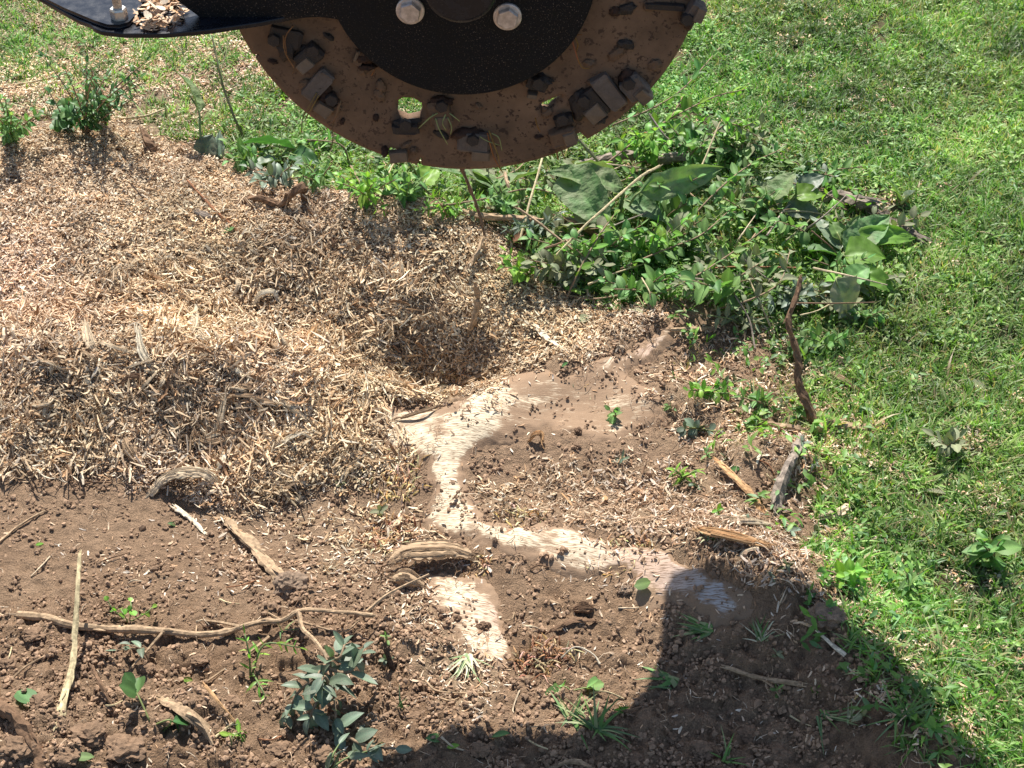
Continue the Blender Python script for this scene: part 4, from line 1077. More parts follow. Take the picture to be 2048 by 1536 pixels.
stick('standing_stick', [(1600, 558, .20), (1592, 600, .175), (1576, 648, .145), (1592, 700, .11), (1598, 760, .07), (1612, 810, .035), (1630, 856, .0)], .0085, .018, 'brown', 'upright brown stick with shaggy bark standing beside the lawn', 'stick', rough=.45, sides=9)
stick('root_chunk', [(1500, 838, .004), (1545, 850, .012), (1600, 862, .01)], .012, .017, 'tan', 'root running left from the foot of the upright shaggy stick', 'root', rough=.4)
stick('root_chunk', [(1628, 858, .01), (1680, 852, .016), (1742, 862, .006)], .024, .022, 'tan', 'stout pale root lying right of the upright shaggy stick', 'root', rough=.35)
stick('grey_root', [(1602, 880, .012), (1585, 918, .02), (1572, 948, .022), (1560, 985, .016), (1550, 1026, .0)], .017, .025, 'grey', 'bent grey barked root with torn orange end below the upright stick', 'root', rough=.3)
stick('weathered_root', [(1150, 332, .02), (1200, 322, .03), (1260, 312, .032), (1330, 318, .03), (1415, 316, .015)], .022, .026, 'grey', 'weathered grey surface root in the grass below the right of the wheel', 'root', rough=.4, sides=9)
stick('weathered_root', [(1640, 402, .016), (1672, 388, .03), (1710, 402, .03), (1750, 416, .022)], .02, .035, 'grey', 'lumpy grey surface root by the dock leaves at the lawn', 'root', rough=.5, sides=9)
stick('weathered_root', [(1775, 442, .02), (1812, 462, .022), (1856, 482, .01)], .036, .022, 'grey', 'smooth grey root end pointing right onto the lawn', 'root', rough=.3, sides=9)
stick('brown_root', [(925, 424, .022), (975, 434, .03), (1040, 438, .034), (1106, 446, .028)], .011, .02, 'tan', 'brown broken root along the top of the chip slope under the weeds', 'root', rough=.4)
stick('brown_root', [(1112, 436, .03), (1165, 458, .03), (1210, 480, .02), (1258, 500, .008)], .014, .016, 'brown', 'brown root running down right into the weeds from the broken root', 'root', rough=.3)
stick('twig', [(1075, 520, .015), (1110, 540, .02), (1160, 562, .006)], .008, .011, 'tan', 'short tan root where the weeds meet the chips', 'twig', rough=.3)
stick('bare_twig', [(1320, 330, .17), (1272, 360, .15), (1190, 436, .11), (1112, 512, .06)], .007, .005, 'straw', 'long pale twig slanting down left across the dock leaf', 'twig', m_twig, .1)
stick('bare_twig', [(1036, 418, .07), (1090, 458, .06), (1140, 500, .045), (1186, 542, .02)], .006, .005, 'tan', 'tan twig slanting down right below the big dock leaf', 'twig', m_twig, .1)
stick('bare_twig', [(1090, 300, .13), (1075, 350, .10), (1058, 410, .06), (1040, 480, .02)], .005, .006, 'straw', 'upright pale twig under the right of the wheel', 'twig', m_twig, .1)
stick('bare_twig', [(1157, 276, .15), (1185, 312, .12), (1224, 354, .08)], .007, .008, 'green', 'greenish brown stem leaning out from the wheel rim', 'stem', m_twig, .1)
stick('bare_twig', [(1440, 246, .16), (1405, 330, .11), (1358, 416, .06)], .004, .005, 'straw', 'slender straight twig among the tall sprigs', 'twig', m_twig, .1)
stick('bare_twig', [(1298, 228, .14), (1330, 272, .11), (1360, 290, .09), (1382, 312, .06)], .005, .007, 'grey', 'crooked grey twig left of the slender straight twig', 'twig', m_twig, .1)
stick('bare_twig', [(1010, 350, .07), (1016, 380, .05), (1012, 420, .0)], .008, .009, 'tan', 'short upright broken stem between the dock plants', 'stem', m_twig, .15)
stick('bare_twig', [(1392, 538, .03), (1450, 534, .035), (1520, 532, .035), (1592, 532, .03)], .004, .005, 'red', 'reddish level twig pointing at the orange leaf', 'twig', m_twig, .1)
stick('bare_twig', [(1120, 586, .008), (1180, 596, .012), (1250, 588, .02)], .005, .004, 'tan', 'thin arched twig at the lower edge of the weeds', 'twig', m_twig, .1)
stick('bare_twig', [(1500, 560, .05), (1522, 610, .04), (1545, 660, .008)], .004, .004, 'straw', 'pale bowed twig left of the upright shaggy stick', 'twig', m_twig, .1)
stick('bare_twig', [(1470, 592, .05), (1498, 640, .03), (1510, 700, .006)], .0035, .004, 'grey', 'grey thin twig hanging over the dusty leaves', 'twig', m_twig, .1)
stick('tall_stem', [(492, 284, .0), (470, 240, .06), (448, 180, .12), (436, 130, .17), (424, 72, .22)], .008, .004, 'green', 'tall bare green stem in the grass left of the wheel', 'stem', m_twig, .1,
      forks=[([(448, 180, .12), (430, 150, .15), (412, 140, .18)], .003), ([(440, 150, .15), (452, 110, .18), (456, 80, .2)], .003)])
stick('fallen_stalk', [(240, 238, .01), (290, 232, .016), (328, 218, .02)], .007, .005, 'straw', 'pale stalk lying in the chips left of the tall bare stem', 'stalk', m_twig, .1)
stick('fallen_stalk', [(30, 170, .01), (80, 160, .016), (138, 146, .02)], .006, .004, 'straw', 'pale straw stalk in the grass at the far left', 'stalk', m_twig, .1)
stick('splinter', [(1104, 1268, .004), (1145, 1256, .009), (1190, 1246, .005)], .010, .008, 'brown', 'dark brown splinter lying on soil right of the pale wood patch', 'splinter', squash=.5, rough=.3)
stick('long_splinter', [(1436, 924, .018), (1462, 948, .016), (1490, 978, .01), (1522, 1018, .002)], .012, .016, 'orange', 'long orange brown wood splinter leaning on the little soil mound', 'splinter', squash=.35, rough=.3)
stick('pale_splinter', [(1068, 654, .014), (1096, 678, .016), (1128, 704, .004)], .015, .009, 'white', 'pale frayed splinter lying behind the root flare', 'splinter', squash=.4, rough=.6)
stick('side_root', [(1340, 660, .016), (1375, 658, .014), (1425, 660, .004)], .009, .012, 'tan', 'small cut root at the tip of the upper root flare', 'root', rough=.15)
stick('shaded_stick', [(1450, 1338, .008), (1520, 1352, .012), (1606, 1372, .004)], .007, .009, 'tan', 'tan stick lying in the shade on the soil mound', 'stick', forks=[([(1520, 1352, .012), (1545, 1375, .012), (1560, 1398, .004)], .003)])
stick('shaded_stick', [(1632, 1258, .012), (1660, 1282, .012), (1690, 1312, .004)], .004, .008, 'white', 'pale split stalk in the shade next to the grey stone', 'stick')
stick('log_end', [(1065, 1550, .0), (1105, 1532, .006), (1150, 1526, .007), (1200, 1550, .0)], .006, .009, 'tan', 'stringy tan root end at the bottom edge in shade', 'root', rough=.5)
stick('root_chunk', [(1700, 1010, .004), (1690, 1022, .016), (1655, 1030, .014)], .015, .02, 'pale', 'cut pale root end nestled in the grass right of the chips', 'root', rough=.3)
stick('thin_root', [(0, 1085, .004), (40, 1050, .006), (90, 1022, .004)], .005, .004, 'tan', 'thin curved tan root at the left edge above the branch', 'root')
stick('thin_root', [(590, 1240, .01), (680, 1262, .006), (720, 1245, .012)], .004, .003, 'tan', 'thin tan root curving below the branch fork', 'root')
stick('dark_twig', [(771, 1300, .035), (780, 1325, .018), (788, 1342, .0)], .009, .007, 'dark', 'dark twig stub standing in the soil below the pale chips', 'twig')
stick('thin_root', [(850, 1360, .006), (880, 1382, .008), (980, 1385, .004)], .0035, .003, 'tan', 'thin root beneath the wilted pale grass tuft', 'root')
stick('dark_twig', [(905, 1000, .01), (925, 975, .02)], .003, .002, 'brown', 'tiny brown twig on the bright stump wood', 'twig')
stick('dry_root', [(1120, 1320, .012), (1150, 1300, .022), (1185, 1310, .012), (1200, 1330, .002)], .0025, .003, 'white', 'pale rootlet looping over the dark splinter clump', 'root')
stick('dark_root', [(785, 690, .02), (830, 724, .006), (900, 752, .004), (960, 742, .012)], .005, .004, 'brown', 'thin dark root along the floor of the hollow', 'root')

for i in range(34):
    px, py = random.uniform(700, 1760), random.uniform(300, 640)
    if float(lookup(M['green'], *PXY(px, py))) < .7: continue
    a = random.uniform(-1.3, 1.3); l = random.uniform(60, 190); c_, s_ = math.cos(a) * l, math.sin(a) * l * .7; cw_ = random.choice(['tan', 'brown', 'straw', 'green', 'grey', 'pale'])
    stick('cut_twig', [(px - c_ * .5, py - s_ * .5, random.uniform(.02, .09)), (px + random.uniform(-10, 10), py + random.uniform(-8, 8), random.uniform(.03, .08)), (px + c_ * .5, py + s_ * .5, random.uniform(.005, .06))], random.uniform(.003, .0055), .0025, cw_,
          f"{ {'tan': 'tan', 'brown': 'brown', 'straw': 'straw coloured', 'green': 'greenish', 'grey': 'greyish', 'pale': 'pale'}[cw_]} cut stem crossing the brush {where(px, py)}", 'stem', m_twig, .12, 4, 6, group='cut stems in the brush')
# thin rootlets and bits of twig lying about
for i in range(95):
    z_ = random.random()
    if z_ < .5: px, py, g_ = random.uniform(0, 1300), random.uniform(1080, 1530), 'soil'
    elif z_ < .75: px, py, g_ = random.uniform(0, 950), random.uniform(330, 980), 'chip heap'
    else: px, py, g_ = random.uniform(1330, 1750), random.uniform(620, 1450), 'right'
    if float(lookup(M['stump'], *PXY(px, py))) > .4: continue
    a = random.uniform(-.9, .9) + (0 if random.random() < .7 else 1.5); l = random.uniform(22, 80); c_, s_ = math.cos(a) * l, math.sin(a) * l * .6
    stick('rootlet', [(px, py, .003), (px + c_ * .5 + random.uniform(-8, 8), py + s_ * .5 + random.uniform(-6, 6), .003 + random.uniform(0, .010)), (px + c_, py + s_, .002)], random.uniform(.0018, .0042), random.uniform(.0012, .003), (cw_ := random.choice(['tan', 'brown', 'brown', 'pale', 'red', 'straw'])),
          f"thin {cw_} {'rootlet on soil' if g_ == 'soil' else 'twig bit'} {where(px, py)}", 'rootlet' if g_ == 'soil' else 'twig', sides=5, sub=3,
          group={'soil': 'rootlets on the foreground soil', 'chip heap': 'twig bits on the chip heap', 'right': 'twig bits at the lawn edge'}[g_])

# bark slabs, curls and strips: bent ribbons with frayed ends
def ribbon(name, pts, wid, color, label, cat, thick=.002, arch=.3, fray=3, seed=0, group=None, lines=9):
    rr = random.Random(seed)
    W = [P3(*p) for p in pts]; base = W[0].copy(); path = smooth_path([w - base for w in W], 5); n = len(path)
    V, F = [], []; m = lines
    ws = [rr.uniform(-1.6, 1.6) for _ in range(m + 1)]; cj = [rr.uniform(.6, 1.25) for _ in range(m + 1)]; cols = []; frc = []; jo = sorted([rr.uniform(.0, 1.) for _ in range(m - 1)]); jo = [0.] + [.5 * a + .5 * (q + 1) / m for q, a in enumerate(jo)] + [1.]
    for i, p in enumerate(path):
        t = i / (n - 1)
        tg = (path[min(i + 1, n - 1)] - path[max(i - 1, 0)]).normalized(); s = tg.cross(Vector((0, 0, 1)))
        if s.length < .1: s = Vector((1, 0, 0))
        s.normalize(); u = s.cross(tg)
        w = .85 * wid * (.28 + .72 * math.sin(math.pi * min(1, max(0, .08 + t * .86)))) * (1 + .2 * rr.uniform(-1, 1))
        for side in (0, 1):
            for j in range(m + 1):
                a = jo[j] - .5 + .06 * mnoise.noise(Vector((i * .35, j * 2.1, seed)))
                ridge = .0009 * ws[j] * (1 + mnoise.noise(Vector((i * .5, j * 5., seed)))); cols.append([cj[j] * rr.uniform(.85, 1.1)] * 3)
                V.append(p + s * (a * w) + u * (.6 * arch * w * (.5 - 2 * a * a) + ridge - side * thick + rr.uniform(-.0004, .0004)))
    k = 2 * (m + 1)
    for i in range(n - 1):
        for j in range(m):
            a = i * k + j; F.append((a, a + 1, a + k + 1, a + k)); b = a + m + 1; F.append((b, b + k, b + k + 1, b + 1))
        F.append((i * k, i * k + k, i * k + k + m + 1, i * k + m + 1)); F.append((i * k + m, i * k + m + m + 1, i * k + k + m + m + 1, i * k + k + m))
    for j in range(m):
        F.append((j, j + m + 1, j + m + 2, j + 1)); e = (n - 1) * k + j; F.append((e, e + 1, e + m + 2, e + m + 1))
    for q in range(lines + 3):      # loose fibres along the strip
        a_ = rr.uniform(-.5, .5); i0 = rr.randrange(0, max(1, n // 2)); i1 = rr.randrange(n // 2, n); P_ = []
        for i in range(i0, i1 + 1):
            tg = (path[min(i + 1, n - 1)] - path[max(i - 1, 0)]).normalized(); s = tg.cross(Vector((0, 0, 1)))
            if s.length < .1: s = Vector((1, 0, 0))
            s.normalize(); tt = i / (n - 1); w = .85 * wid * (.28 + .72 * math.sin(math.pi * (.08 + tt * .86)))
            P_.append(path[i] + s * (a_ * w) + s.cross(tg) * (.6 * arch * w * (.5 - 2 * a_ * a_) + .0008 + .0014 * mnoise.noise(Vector((i * .7, q * 3.3, seed)))))
        if len(P_) > 2:
            vv, ff = tube_vf(P_, [rr.uniform(.0006, .0014)] * len(P_), 4); b = len(V); V += vv; F += [tuple(i + b for i in f) for f in ff]; kk = rr.uniform(.55, 1.3); cols += [[kk] * 3] * (len(V) - len(cols)) if False else []
            frc.append((b, len(V), kk))
    for q in range(fray):      # torn fibres at both ends
        for end in (0, -1):
            p = path[end]; d = (path[0] - path[1] if end == 0 else path[-1] - path[-2]).normalized()
            s = d.cross(Vector((0, 0, 1))).normalized(); st = p + s * rr.uniform(-.3, .3) * wid
            ln = rr.uniform(.006, .02)
            vv, ff = tube_vf([st - d * .004, st + d * ln * .5 + Vector((0, 0, rr.uniform(-.002, .004))), st + (d + s * rr.uniform(-.4, .4)) * ln], [.0011, .0008, .0003], 4)
            b = len(V); V += vv; F += [tuple(i + b for i in f) for f in ff]
    cols = np.array(cols + [[rr.uniform(.7, 1.2)] * 3 for _ in range(len(V) - len(cols))])
    for b0, b1, kk in frc: cols[b0:b1] = kk
    o = obj(name, mesh_np(name, V, F, m_shave, False, cols), None, Matrix.Translation(base)); o.color = (*WOOD[color], 1)
    return tag(o, label, cat, group)
ribbon('bark_strip', [(300, 992, .002), (322, 962, .018), (352, 948, .032), (392, 948, .036), (424, 958, .028), (436, 985, .004)], .026, 'pale', 'arched strip of pale stringy bark at the lower edge of the chip heap', 'bark strip', arch=.35, fray=8, seed=1)
ribbon('bark_strip', [(276, 660, .035), (283, 700, .024), (302, 732, .014), (332, 752, .008)], .017, 'white', 'long curved whitish shaving on the left of the heap', 'wood shaving', fray=6, seed=2)
ribbon('bark_slab', [(782, 1118, .022), (815, 1102, .030), (860, 1096, .030), (905, 1100, .022), (942, 1108, .008)], .042, 'tan', 'brown bark slab propped over the soil below the bright stump wood', 'bark slab', thick=.004, arch=.22, fray=10, seed=3, lines=9)
ribbon('bark_strip', [(170, 642, .02), (178, 680, .014), (190, 700, .006)], .020, 'pale', 'short whitish shaving at the left of the heap', 'wood shaving', fray=5, seed=4)
ribbon('wood_curl', [(600, 690, .004), (618, 672, .02), (630, 650, .026)], .018, 'orange', 'orange brown wood curl on the right shoulder of the heap', 'wood curl', arch=.5, fray=5, seed=5)
ribbon('wood_curl', [(250, 880, .012), (262, 902, .016), (280, 930, .006)], .024, 'tan', 'dark rolled bark curl in the lower heap', 'wood curl', arch=.7, fray=4, seed=6)
ribbon('bark_strip', [(446, 800, .03), (440, 840, .022), (432, 882, .006)], .015, 'pale', 'upright pale strip on the lower right of the heap', 'wood shaving', fray=6, seed=7)
ribbon('bark_strip', [(392, 868, .012), (425, 878, .02), (468, 868, .014)], .018, 'tan', 'flat brown strip crossing the foot of the upright pale strip', 'wood shaving', fray=6, seed=8)
ribbon('bark_strip', [(236, 770, .012), (270, 752, .022), (300, 770, .01)], .016, 'brown', 'small dark arched bark piece mid heap', 'bark piece', arch=.5, fray=3, seed=9)
ribbon('bark_strip', [(540, 790, .01), (585, 812, .016), (625, 850, .006)], .012, 'pale', 'pale strip running down right off the heap', 'wood shaving', fray=6, seed=10)
ribbon('bark_strip', [(460, 790, .016), (500, 796, .022), (560, 806, .014), (620, 800, .008)], .011, 'tan', 'long tan strip lying level on the right of the heap', 'wood shaving', fray=6, seed=11)
ribbon('bark_strip', [(392, 612, .02), (384, 640, .02), (378, 658, .006)], .012, 'white', 'narrow white shaving near the top of the heap', 'wood shaving', fray=4, seed=12)
ribbon('bark_strip', [(505, 600, .012), (520, 582, .024), (545, 580, .02), (556, 596, .01)], .013, 'white', 'white hooked shaving at the top of the heap', 'wood shaving', arch=.4, fray=4, seed=13)
ribbon('bark_strip', [(870, 812, .008), (845, 822, .012), (800, 836, .004)], .007, 'tan', 'thin curved strip at the edge of the pale wood', 'wood shaving', fray=3, seed=14)
ribbon('bark_strip', [(900, 800, .004), (908, 774, .018), (948, 752, .02), (975, 740, .008)], .016, 'tan', 'stringy brown root tuft at the right of the hollow', 'root fibres', fray=12, seed=15)
ribbon('bark_piece', [(1146, 1222, .006), (1166, 1218, .010), (1186, 1226, .004)], .022, 'brown', 'dark brown square bark chip on the soil', 'bark piece', thick=.005, arch=.1, fray=1, seed=16)
ribbon('wood_curl', [(1058, 880, .002), (1068, 868, .016), (1082, 866, .016), (1086, 885, .008)], .012, 'orange', 'small orange curl standing on the dusty root flare', 'wood curl', arch=.2, fray=2, seed=17)
ribbon('bark_piece', [(786, 1158, .006), (812, 1150, .018), (848, 1166, .004)], .030, 'tan', 'short chunk of rotten wood under the bark slab', 'wood chunk', thick=.012, arch=.3, fray=4, seed=18)
ribbon('bark_strip', [(1400, 1058, .012), (1450, 1068, .016), (1525, 1098, .006)], .022, 'orange', 'long reddish frayed wood strip in the right hand chips', 'wood strip', fray=10, seed=19)
ribbon('bark_strip', [(1460, 1040, .01), (1500, 1044, .012), (1545, 1050, .004)], .018, 'pale', 'pale frayed strip above the reddish wood strip', 'wood strip', fray=8, seed=20)
ribbon('bark_piece', [(660, 535, .004), (676, 528, .006), (690, 534, .003)], .02, 'brown', 'brown bark chip lying right of the mound crest', 'bark piece', thick=.004, arch=.1, fray=1, seed=21)
ribbon('bark_piece', [(664, 475, .02), (672, 490, .014), (682, 502, .002)], .013, 'brown', 'small upright bark stub on the right of the mound', 'bark piece', thick=.006, fray=1, seed=22)
ribbon('bark_piece', [(775, 745, .01), (790, 762, .012), (803, 776, .004)], .018, 'tan', 'rusty bark piece at the left lip of the hollow', 'bark piece', thick=.004, fray=2, seed=23)
ribbon('bark_strip', [(1655, 745, .01), (1690, 765, .014), (1735, 795, .004)], .012, 'tan', 'tan bark strip in grass right of the upright shaggy stick', 'bark strip', fray=6, seed=24)
ribbon('bark_strip', [(390, 418, .012), (415, 428, .014), (432, 436, .004)], .02, 'grey', 'grey flat wood chip near the top of the mound', 'wood chip', fray=1, seed=25)

for i in range(34):
    px, py = random.gauss(420, 190), random.gauss(740, 75)
    if px < 15 or float(lookup(M['chips'], *PXY(px, py))) < .7: continue
    a = random.uniform(0, 3.14); l = random.uniform(35, 95); hc = random.uniform(.012, .03); bx, by = random.uniform(-14, 14), random.uniform(-10, 10)
    c_, s_ = math.cos(a) * l / 2, math.sin(a) * l / 2 * .7; cn_ = random.choice(['pale', 'white', 'pale', 'tan', 'orange'])
    ribbon('bark_strip', [(px - c_, py - s_, .008), (px - c_ * .3 + bx, py - s_ * .3 + by, hc), (px + c_ * .4 + bx, py + s_ * .4 + by, hc * .8), (px + c_, py + s_, .006)], random.uniform(.005, .013), cn_,
           f"{'long' if l > 65 else 'short'} frayed { {'pale': 'pale tan', 'white': 'whitish', 'tan': 'tan', 'orange': 'orange brown'}[cn_]} wood strip {where(px, py)}", 'wood strip', arch=.3, fray=5, seed=200 + i, group='frayed strips in the heap', lines=5, thick=.001)
# larger shavings and chips one can pick out, each an object of its own
sh_me = []
for i in range(14):
    rr = random.Random(900 + i); mb = MB(); L = 1.0; bend = rr.uniform(-2.4, 2.4); wv = rr.uniform(.10, .26); sg = 7
    V, F = [], []
    for j in range(sg + 1):
        t = j / sg - .5; x = math.sin(t * bend) / bend; z = -(1 - math.cos(t * bend)) / bend; w = wv * (.35 + .65 * math.cos(t * 2.6)) * rr.uniform(.75, 1.1); yo = .06 * math.sin(t * 4 + i)
        for a, b in ((-.5, -.25), (0, .15), (.5, -.2), (.5, -.45), (0, -.1), (-.5, -.5)): V.append((x, yo + a * w, z + b * .09 + rr.uniform(-.012, .012)))
    for j in range(sg):
        for k in range(6): F.append((j * 6 + k, j * 6 + (k + 1) % 6, j * 6 + 6 + (k + 1) % 6, j * 6 + 6 + k))
    F.append((5, 4, 3, 2, 1, 0)); b = sg * 6; F.append(tuple(b + k for k in range(6)))
    mb.add(V, F, [tuple([rr.uniform(.8, 1.15)] * 3) for _ in V]); sh_me.append(mb.mesh('wood_shaving', m_shave))
def drop(name, me, px, py, size, label, cat, group, color=None, lift=.004, tilt=.35, par=None, sc=None):
    p = P3(px, py, 0); n_ = normals(np.array([p.x]), np.array([p.y]))[0]
    e = frames(np.array([n_]), np.array([random.uniform(0, 6.28)]), np.array([random.gauss(0, tilt)]), np.array([random.gauss(0, tilt)]))[0]
    o = obj(name, me); o.location = (p.x, p.y, p.z + lift); o.rotation_euler = tuple(e); o.scale = sc or (size, size, size)
    if color: o.color = (*color, 1)
    return tag(o, label, cat, group)
cnt = 0
while cnt < 290:
    zone = random.random()
    if zone < .62: px, py = random.gauss(400, 190), random.gauss(740, 90)
    elif zone < .75: px, py = random.uniform(0, 950), random.uniform(300, 650)
    elif zone < .92: px, py = random.uniform(1000, 1640), random.uniform(900, 1180)
    else: px, py = random.uniform(760, 1300), random.uniform(620, 780)
    if px < -10 or px > 2048: continue
    X_ = PXY(px, py); w = float(lookup(M['chips'], *X_) + .8 * lookup(M['chips_r'], *X_) + .5 * lookup(M['chips_m'], *X_))
    if random.random() > w: continue
    cn_ = random.choices(['pale', 'white', 'tan', 'orange', 'brown'], [5, 4, 4, 1.5, 1])[0]; c = WOOD[cn_]; k = random.uniform(.85, 1.15)
    s_ = random.uniform(.018, .048) * (1 if zone < .62 else .72)
    drop('wood_shaving', random.choice(sh_me), px, py, s_, f"{ {'pale': 'pale tan', 'white': 'whitish', 'tan': 'tan', 'orange': 'orange brown', 'brown': 'dark brown'}[cn_]} {'long' if s_ > .036 else 'short' if s_ < .024 else 'stringy'} wood shaving {where(px, py)}", 'wood shaving', 'wood shavings lying on the chips', tuple(q * k for q in c), lift=.007, tilt=.45)
    cnt += 1

# splintered fibre tufts still rooted in the wood
def fibre_tuft(px, py, n, rad, L, colors, label, lean=1.25):
    mb = MB(); base = P3(px, py)
    for i in range(n):
        a = random.uniform(0, 6.28); r = rad * math.sqrt(random.random()); x, y = r * math.cos(a) * 1.4, r * math.sin(a)
        z0 = float(Hz(base.x + x, base.y + y)) - base.z - .001
        az = random.uniform(0, 6.28); l = L * random.uniform(.4, 1.1); t_ = random.uniform(.2, 1.2) * lean
        pts = [Vector((x, y, z0)), Vector((x + math.cos(az) * math.sin(t_ * .6) * l * .5, y + math.sin(az) * math.sin(t_ * .6) * l * .5, z0 + l * .5 * math.cos(t_ * .6))), Vector((x + math.cos(az) * math.sin(t_) * l, y + math.sin(az) * math.sin(t_) * l, z0 + l * math.cos(t_)))]
        V, F = tube_vf(smooth_path(pts, 2), [random.uniform(.0008, .0019) * k for k in (1, 1, .8, .6, .25)], 4, squash=.5)
        c = random.choice(colors); mb.add(V, F, tuple(q * random.uniform(.8, 1.15) for q in c))
    o = obj('splintered_fibres', mb.mesh('splintered_fibres', m_shave), None, Matrix.Translation(base)); o.color = (1, 1, 1, 1)
    return tag(o, label, 'wood fibres')
YC = [(.62, .42, .18), (.70, .52, .28), (.45, .27, .11), (.74, .6, .38)]; RC = [(.36, .19, .09), (.25, .12, .06), (.50, .32, .17), (.6, .45, .28)]
fibre_tuft(780, 940, 110, .04, .022, YC, 'golden torn fibres at the left end of the pale upper wood')
fibre_tuft(800, 985, 70, .028, .02, YC, 'golden fibres just left of the bright stump neck')
fibre_tuft(780, 1075, 130, .04, .022, RC, 'reddish torn fibre patch left of the bright stump wood')
fibre_tuft(1040, 1035, 80, .03, .018, YC, 'yellowish fibre fringe above the bright stump wood')
fibre_tuft(1245, 1108, 130, .035, .016, YC + RC[2:], 'fibre patch in the middle of the lower root flare')
fibre_tuft(1092, 1322, 120, .032, .024, RC, 'dark shredded wood clump on the soil below the brown splinter')
fibre_tuft(945, 1135, 50, .02, .012, YC + RC, 'fibres at the top of the separate pale wood patch')
fibre_tuft(1190, 800, 60, .035, .014, RC[2:] + [(.62, .5, .34)], 'curly pale fibres on the dusty stump top')
fibre_tuft(900, 770, 90, .04, .022, RC, 'brown fibres on the floor of the hollow')
fibre_tuft(860, 835, 60, .04, .012, [(.7, .55, .36), (.55, .38, .22)], 'upright short fibres on the pale upper wood')

# ------------------------------------------------------------------ stones and big clods
m_clod = metal('soil_clod', (.23, .15, .095), .95, bmp=1.0, scale=120, spec=.1)
def rock(px, py, r, mat, label, cat, seed, sc=(1, .8, .7), name='stone', group=None):
    bm = bmesh.new(); bmesh.ops.create_icosphere(bm, subdivisions=4, radius=1)
    V = []
    for v in bm.verts:
        k = 1 + .42 * mnoise.noise(v.co * 1.5 + Vector((seed, 0, 0))) + .28 * mnoise.noise(v.co * 4 + Vector((seed, 3, 0))) + .10 * mnoise.noise(v.co * 13 + Vector((seed, 3, 0)))
        q = v.co * k * r; V.append((q.x * sc[0], q.y * sc[1], q.z * sc[2]))
    F = [tuple(x.index for x in f.verts) for f in bm.faces]; bm.free()
    p = P3(px, py); o = obj(name, mesh_np(name, V, F, mat, False, np.ones((len(V), 3))), None, Matrix.Translation((p.x, p.y, p.z + r * .2))); o.color = (*(.17, .105, .065), 1)
    return tag(o, label, cat, group)
rock(580, 1178, .022, m_stone, 'muddy stone at the lower end of the splintered root', 'stone', 1, (1.1, .9, .8))
rock(1650, 1245, .020, m_stone, 'flat grey stone at the shaded edge of the lawn', 'stone', 2, (1.2, .9, .7))
rock(1156, 862, .007, m_bark, 'round dark lump of soil on the dusty stump top', 'soil lump', 3, (1, 1, .9), 'soil_lump')
rock(1252, 1180, .010, m_stone, 'small tan pebble beside the single green leaf', 'pebble', 4, name='pebble')
rock(968, 1255, .009, m_bark, 'crumb of soil sitting on the lower pale wood patch', 'soil lump', 5, name='soil_lump')
rock(915, 1238, .006, m_bark, 'tiny soil lump left of the larger one on the lower wood patch', 'soil lump', 6, name='soil_lump')
for i, (px, py, r) in enumerate([(70, 330 + 950, .02), (250, 1500, .035), (180, 1470, .03), (330, 1440, .018), (90, 1420, .02), (400, 1330, .016), (560, 1500, .02), (300, 1350, .014), (460, 1400, .016), (20, 1330, .016), (650, 1520, .018), (720, 1500, .02), (960, 1510, .018), (830, 1430, .014), (1200, 1420, .015),
                                (1060, 1395, .012), (700, 1350, .010), (1010, 1420, .012), (1400, 1500, .02), (1500, 1460, .02), (1560, 1500, .022), (860, 1505, .016), (1340, 1470, .014), (1270, 1520, .016), (40, 1500, .03), (140, 1520, .022)]):
    rock(px, py, r * .6, m_clod, f'lumpy brown soil clod {where(px, py)}', 'soil clod', 20 + i, (1.2, 1, .55), 'soil_clod', 'soil clods in the foreground')

# ------------------------------------------------------------------ leaves and plants
def leafmesh(name, mat, kind, ratio, n_seed, fold=.3, droop=.5, wav=0., nu=5, nv=2):
    random.seed(n_seed); V, F, cs = leaf_vf(1., ratio, kind, fold, droop, wav, nu, nv, n_seed)
    return mesh_np(name, V, F, m_leafs[mat], True, np.array(cs))
LM = {}
def LMesh(mat, kind, ratio, i):
    key = (mat, kind, ratio, i)
    if key not in LM: LM[key] = leafmesh('leaf', mat, kind, ratio, i + 1, (.15, .35, .5)[i % 3], (.3, .7, -.25, 1.1)[i % 4], .012)
    return LM[key]
def aim(d, roll=0.):
    """matrix whose x axis is d and whose z axis is as upright as can be"""
    x = Vector(d).normalized(); z = Vector((0, 0, 1)) - x * x.z
    if z.length < .05: z = Vector((1, 0, 0)) - x * x.x
    z.normalize(); y = z.cross(x)
    return Matrix((x, y, z)).transposed().to_4x4() @ Matrix.Rotation(roll, 4, 'X')
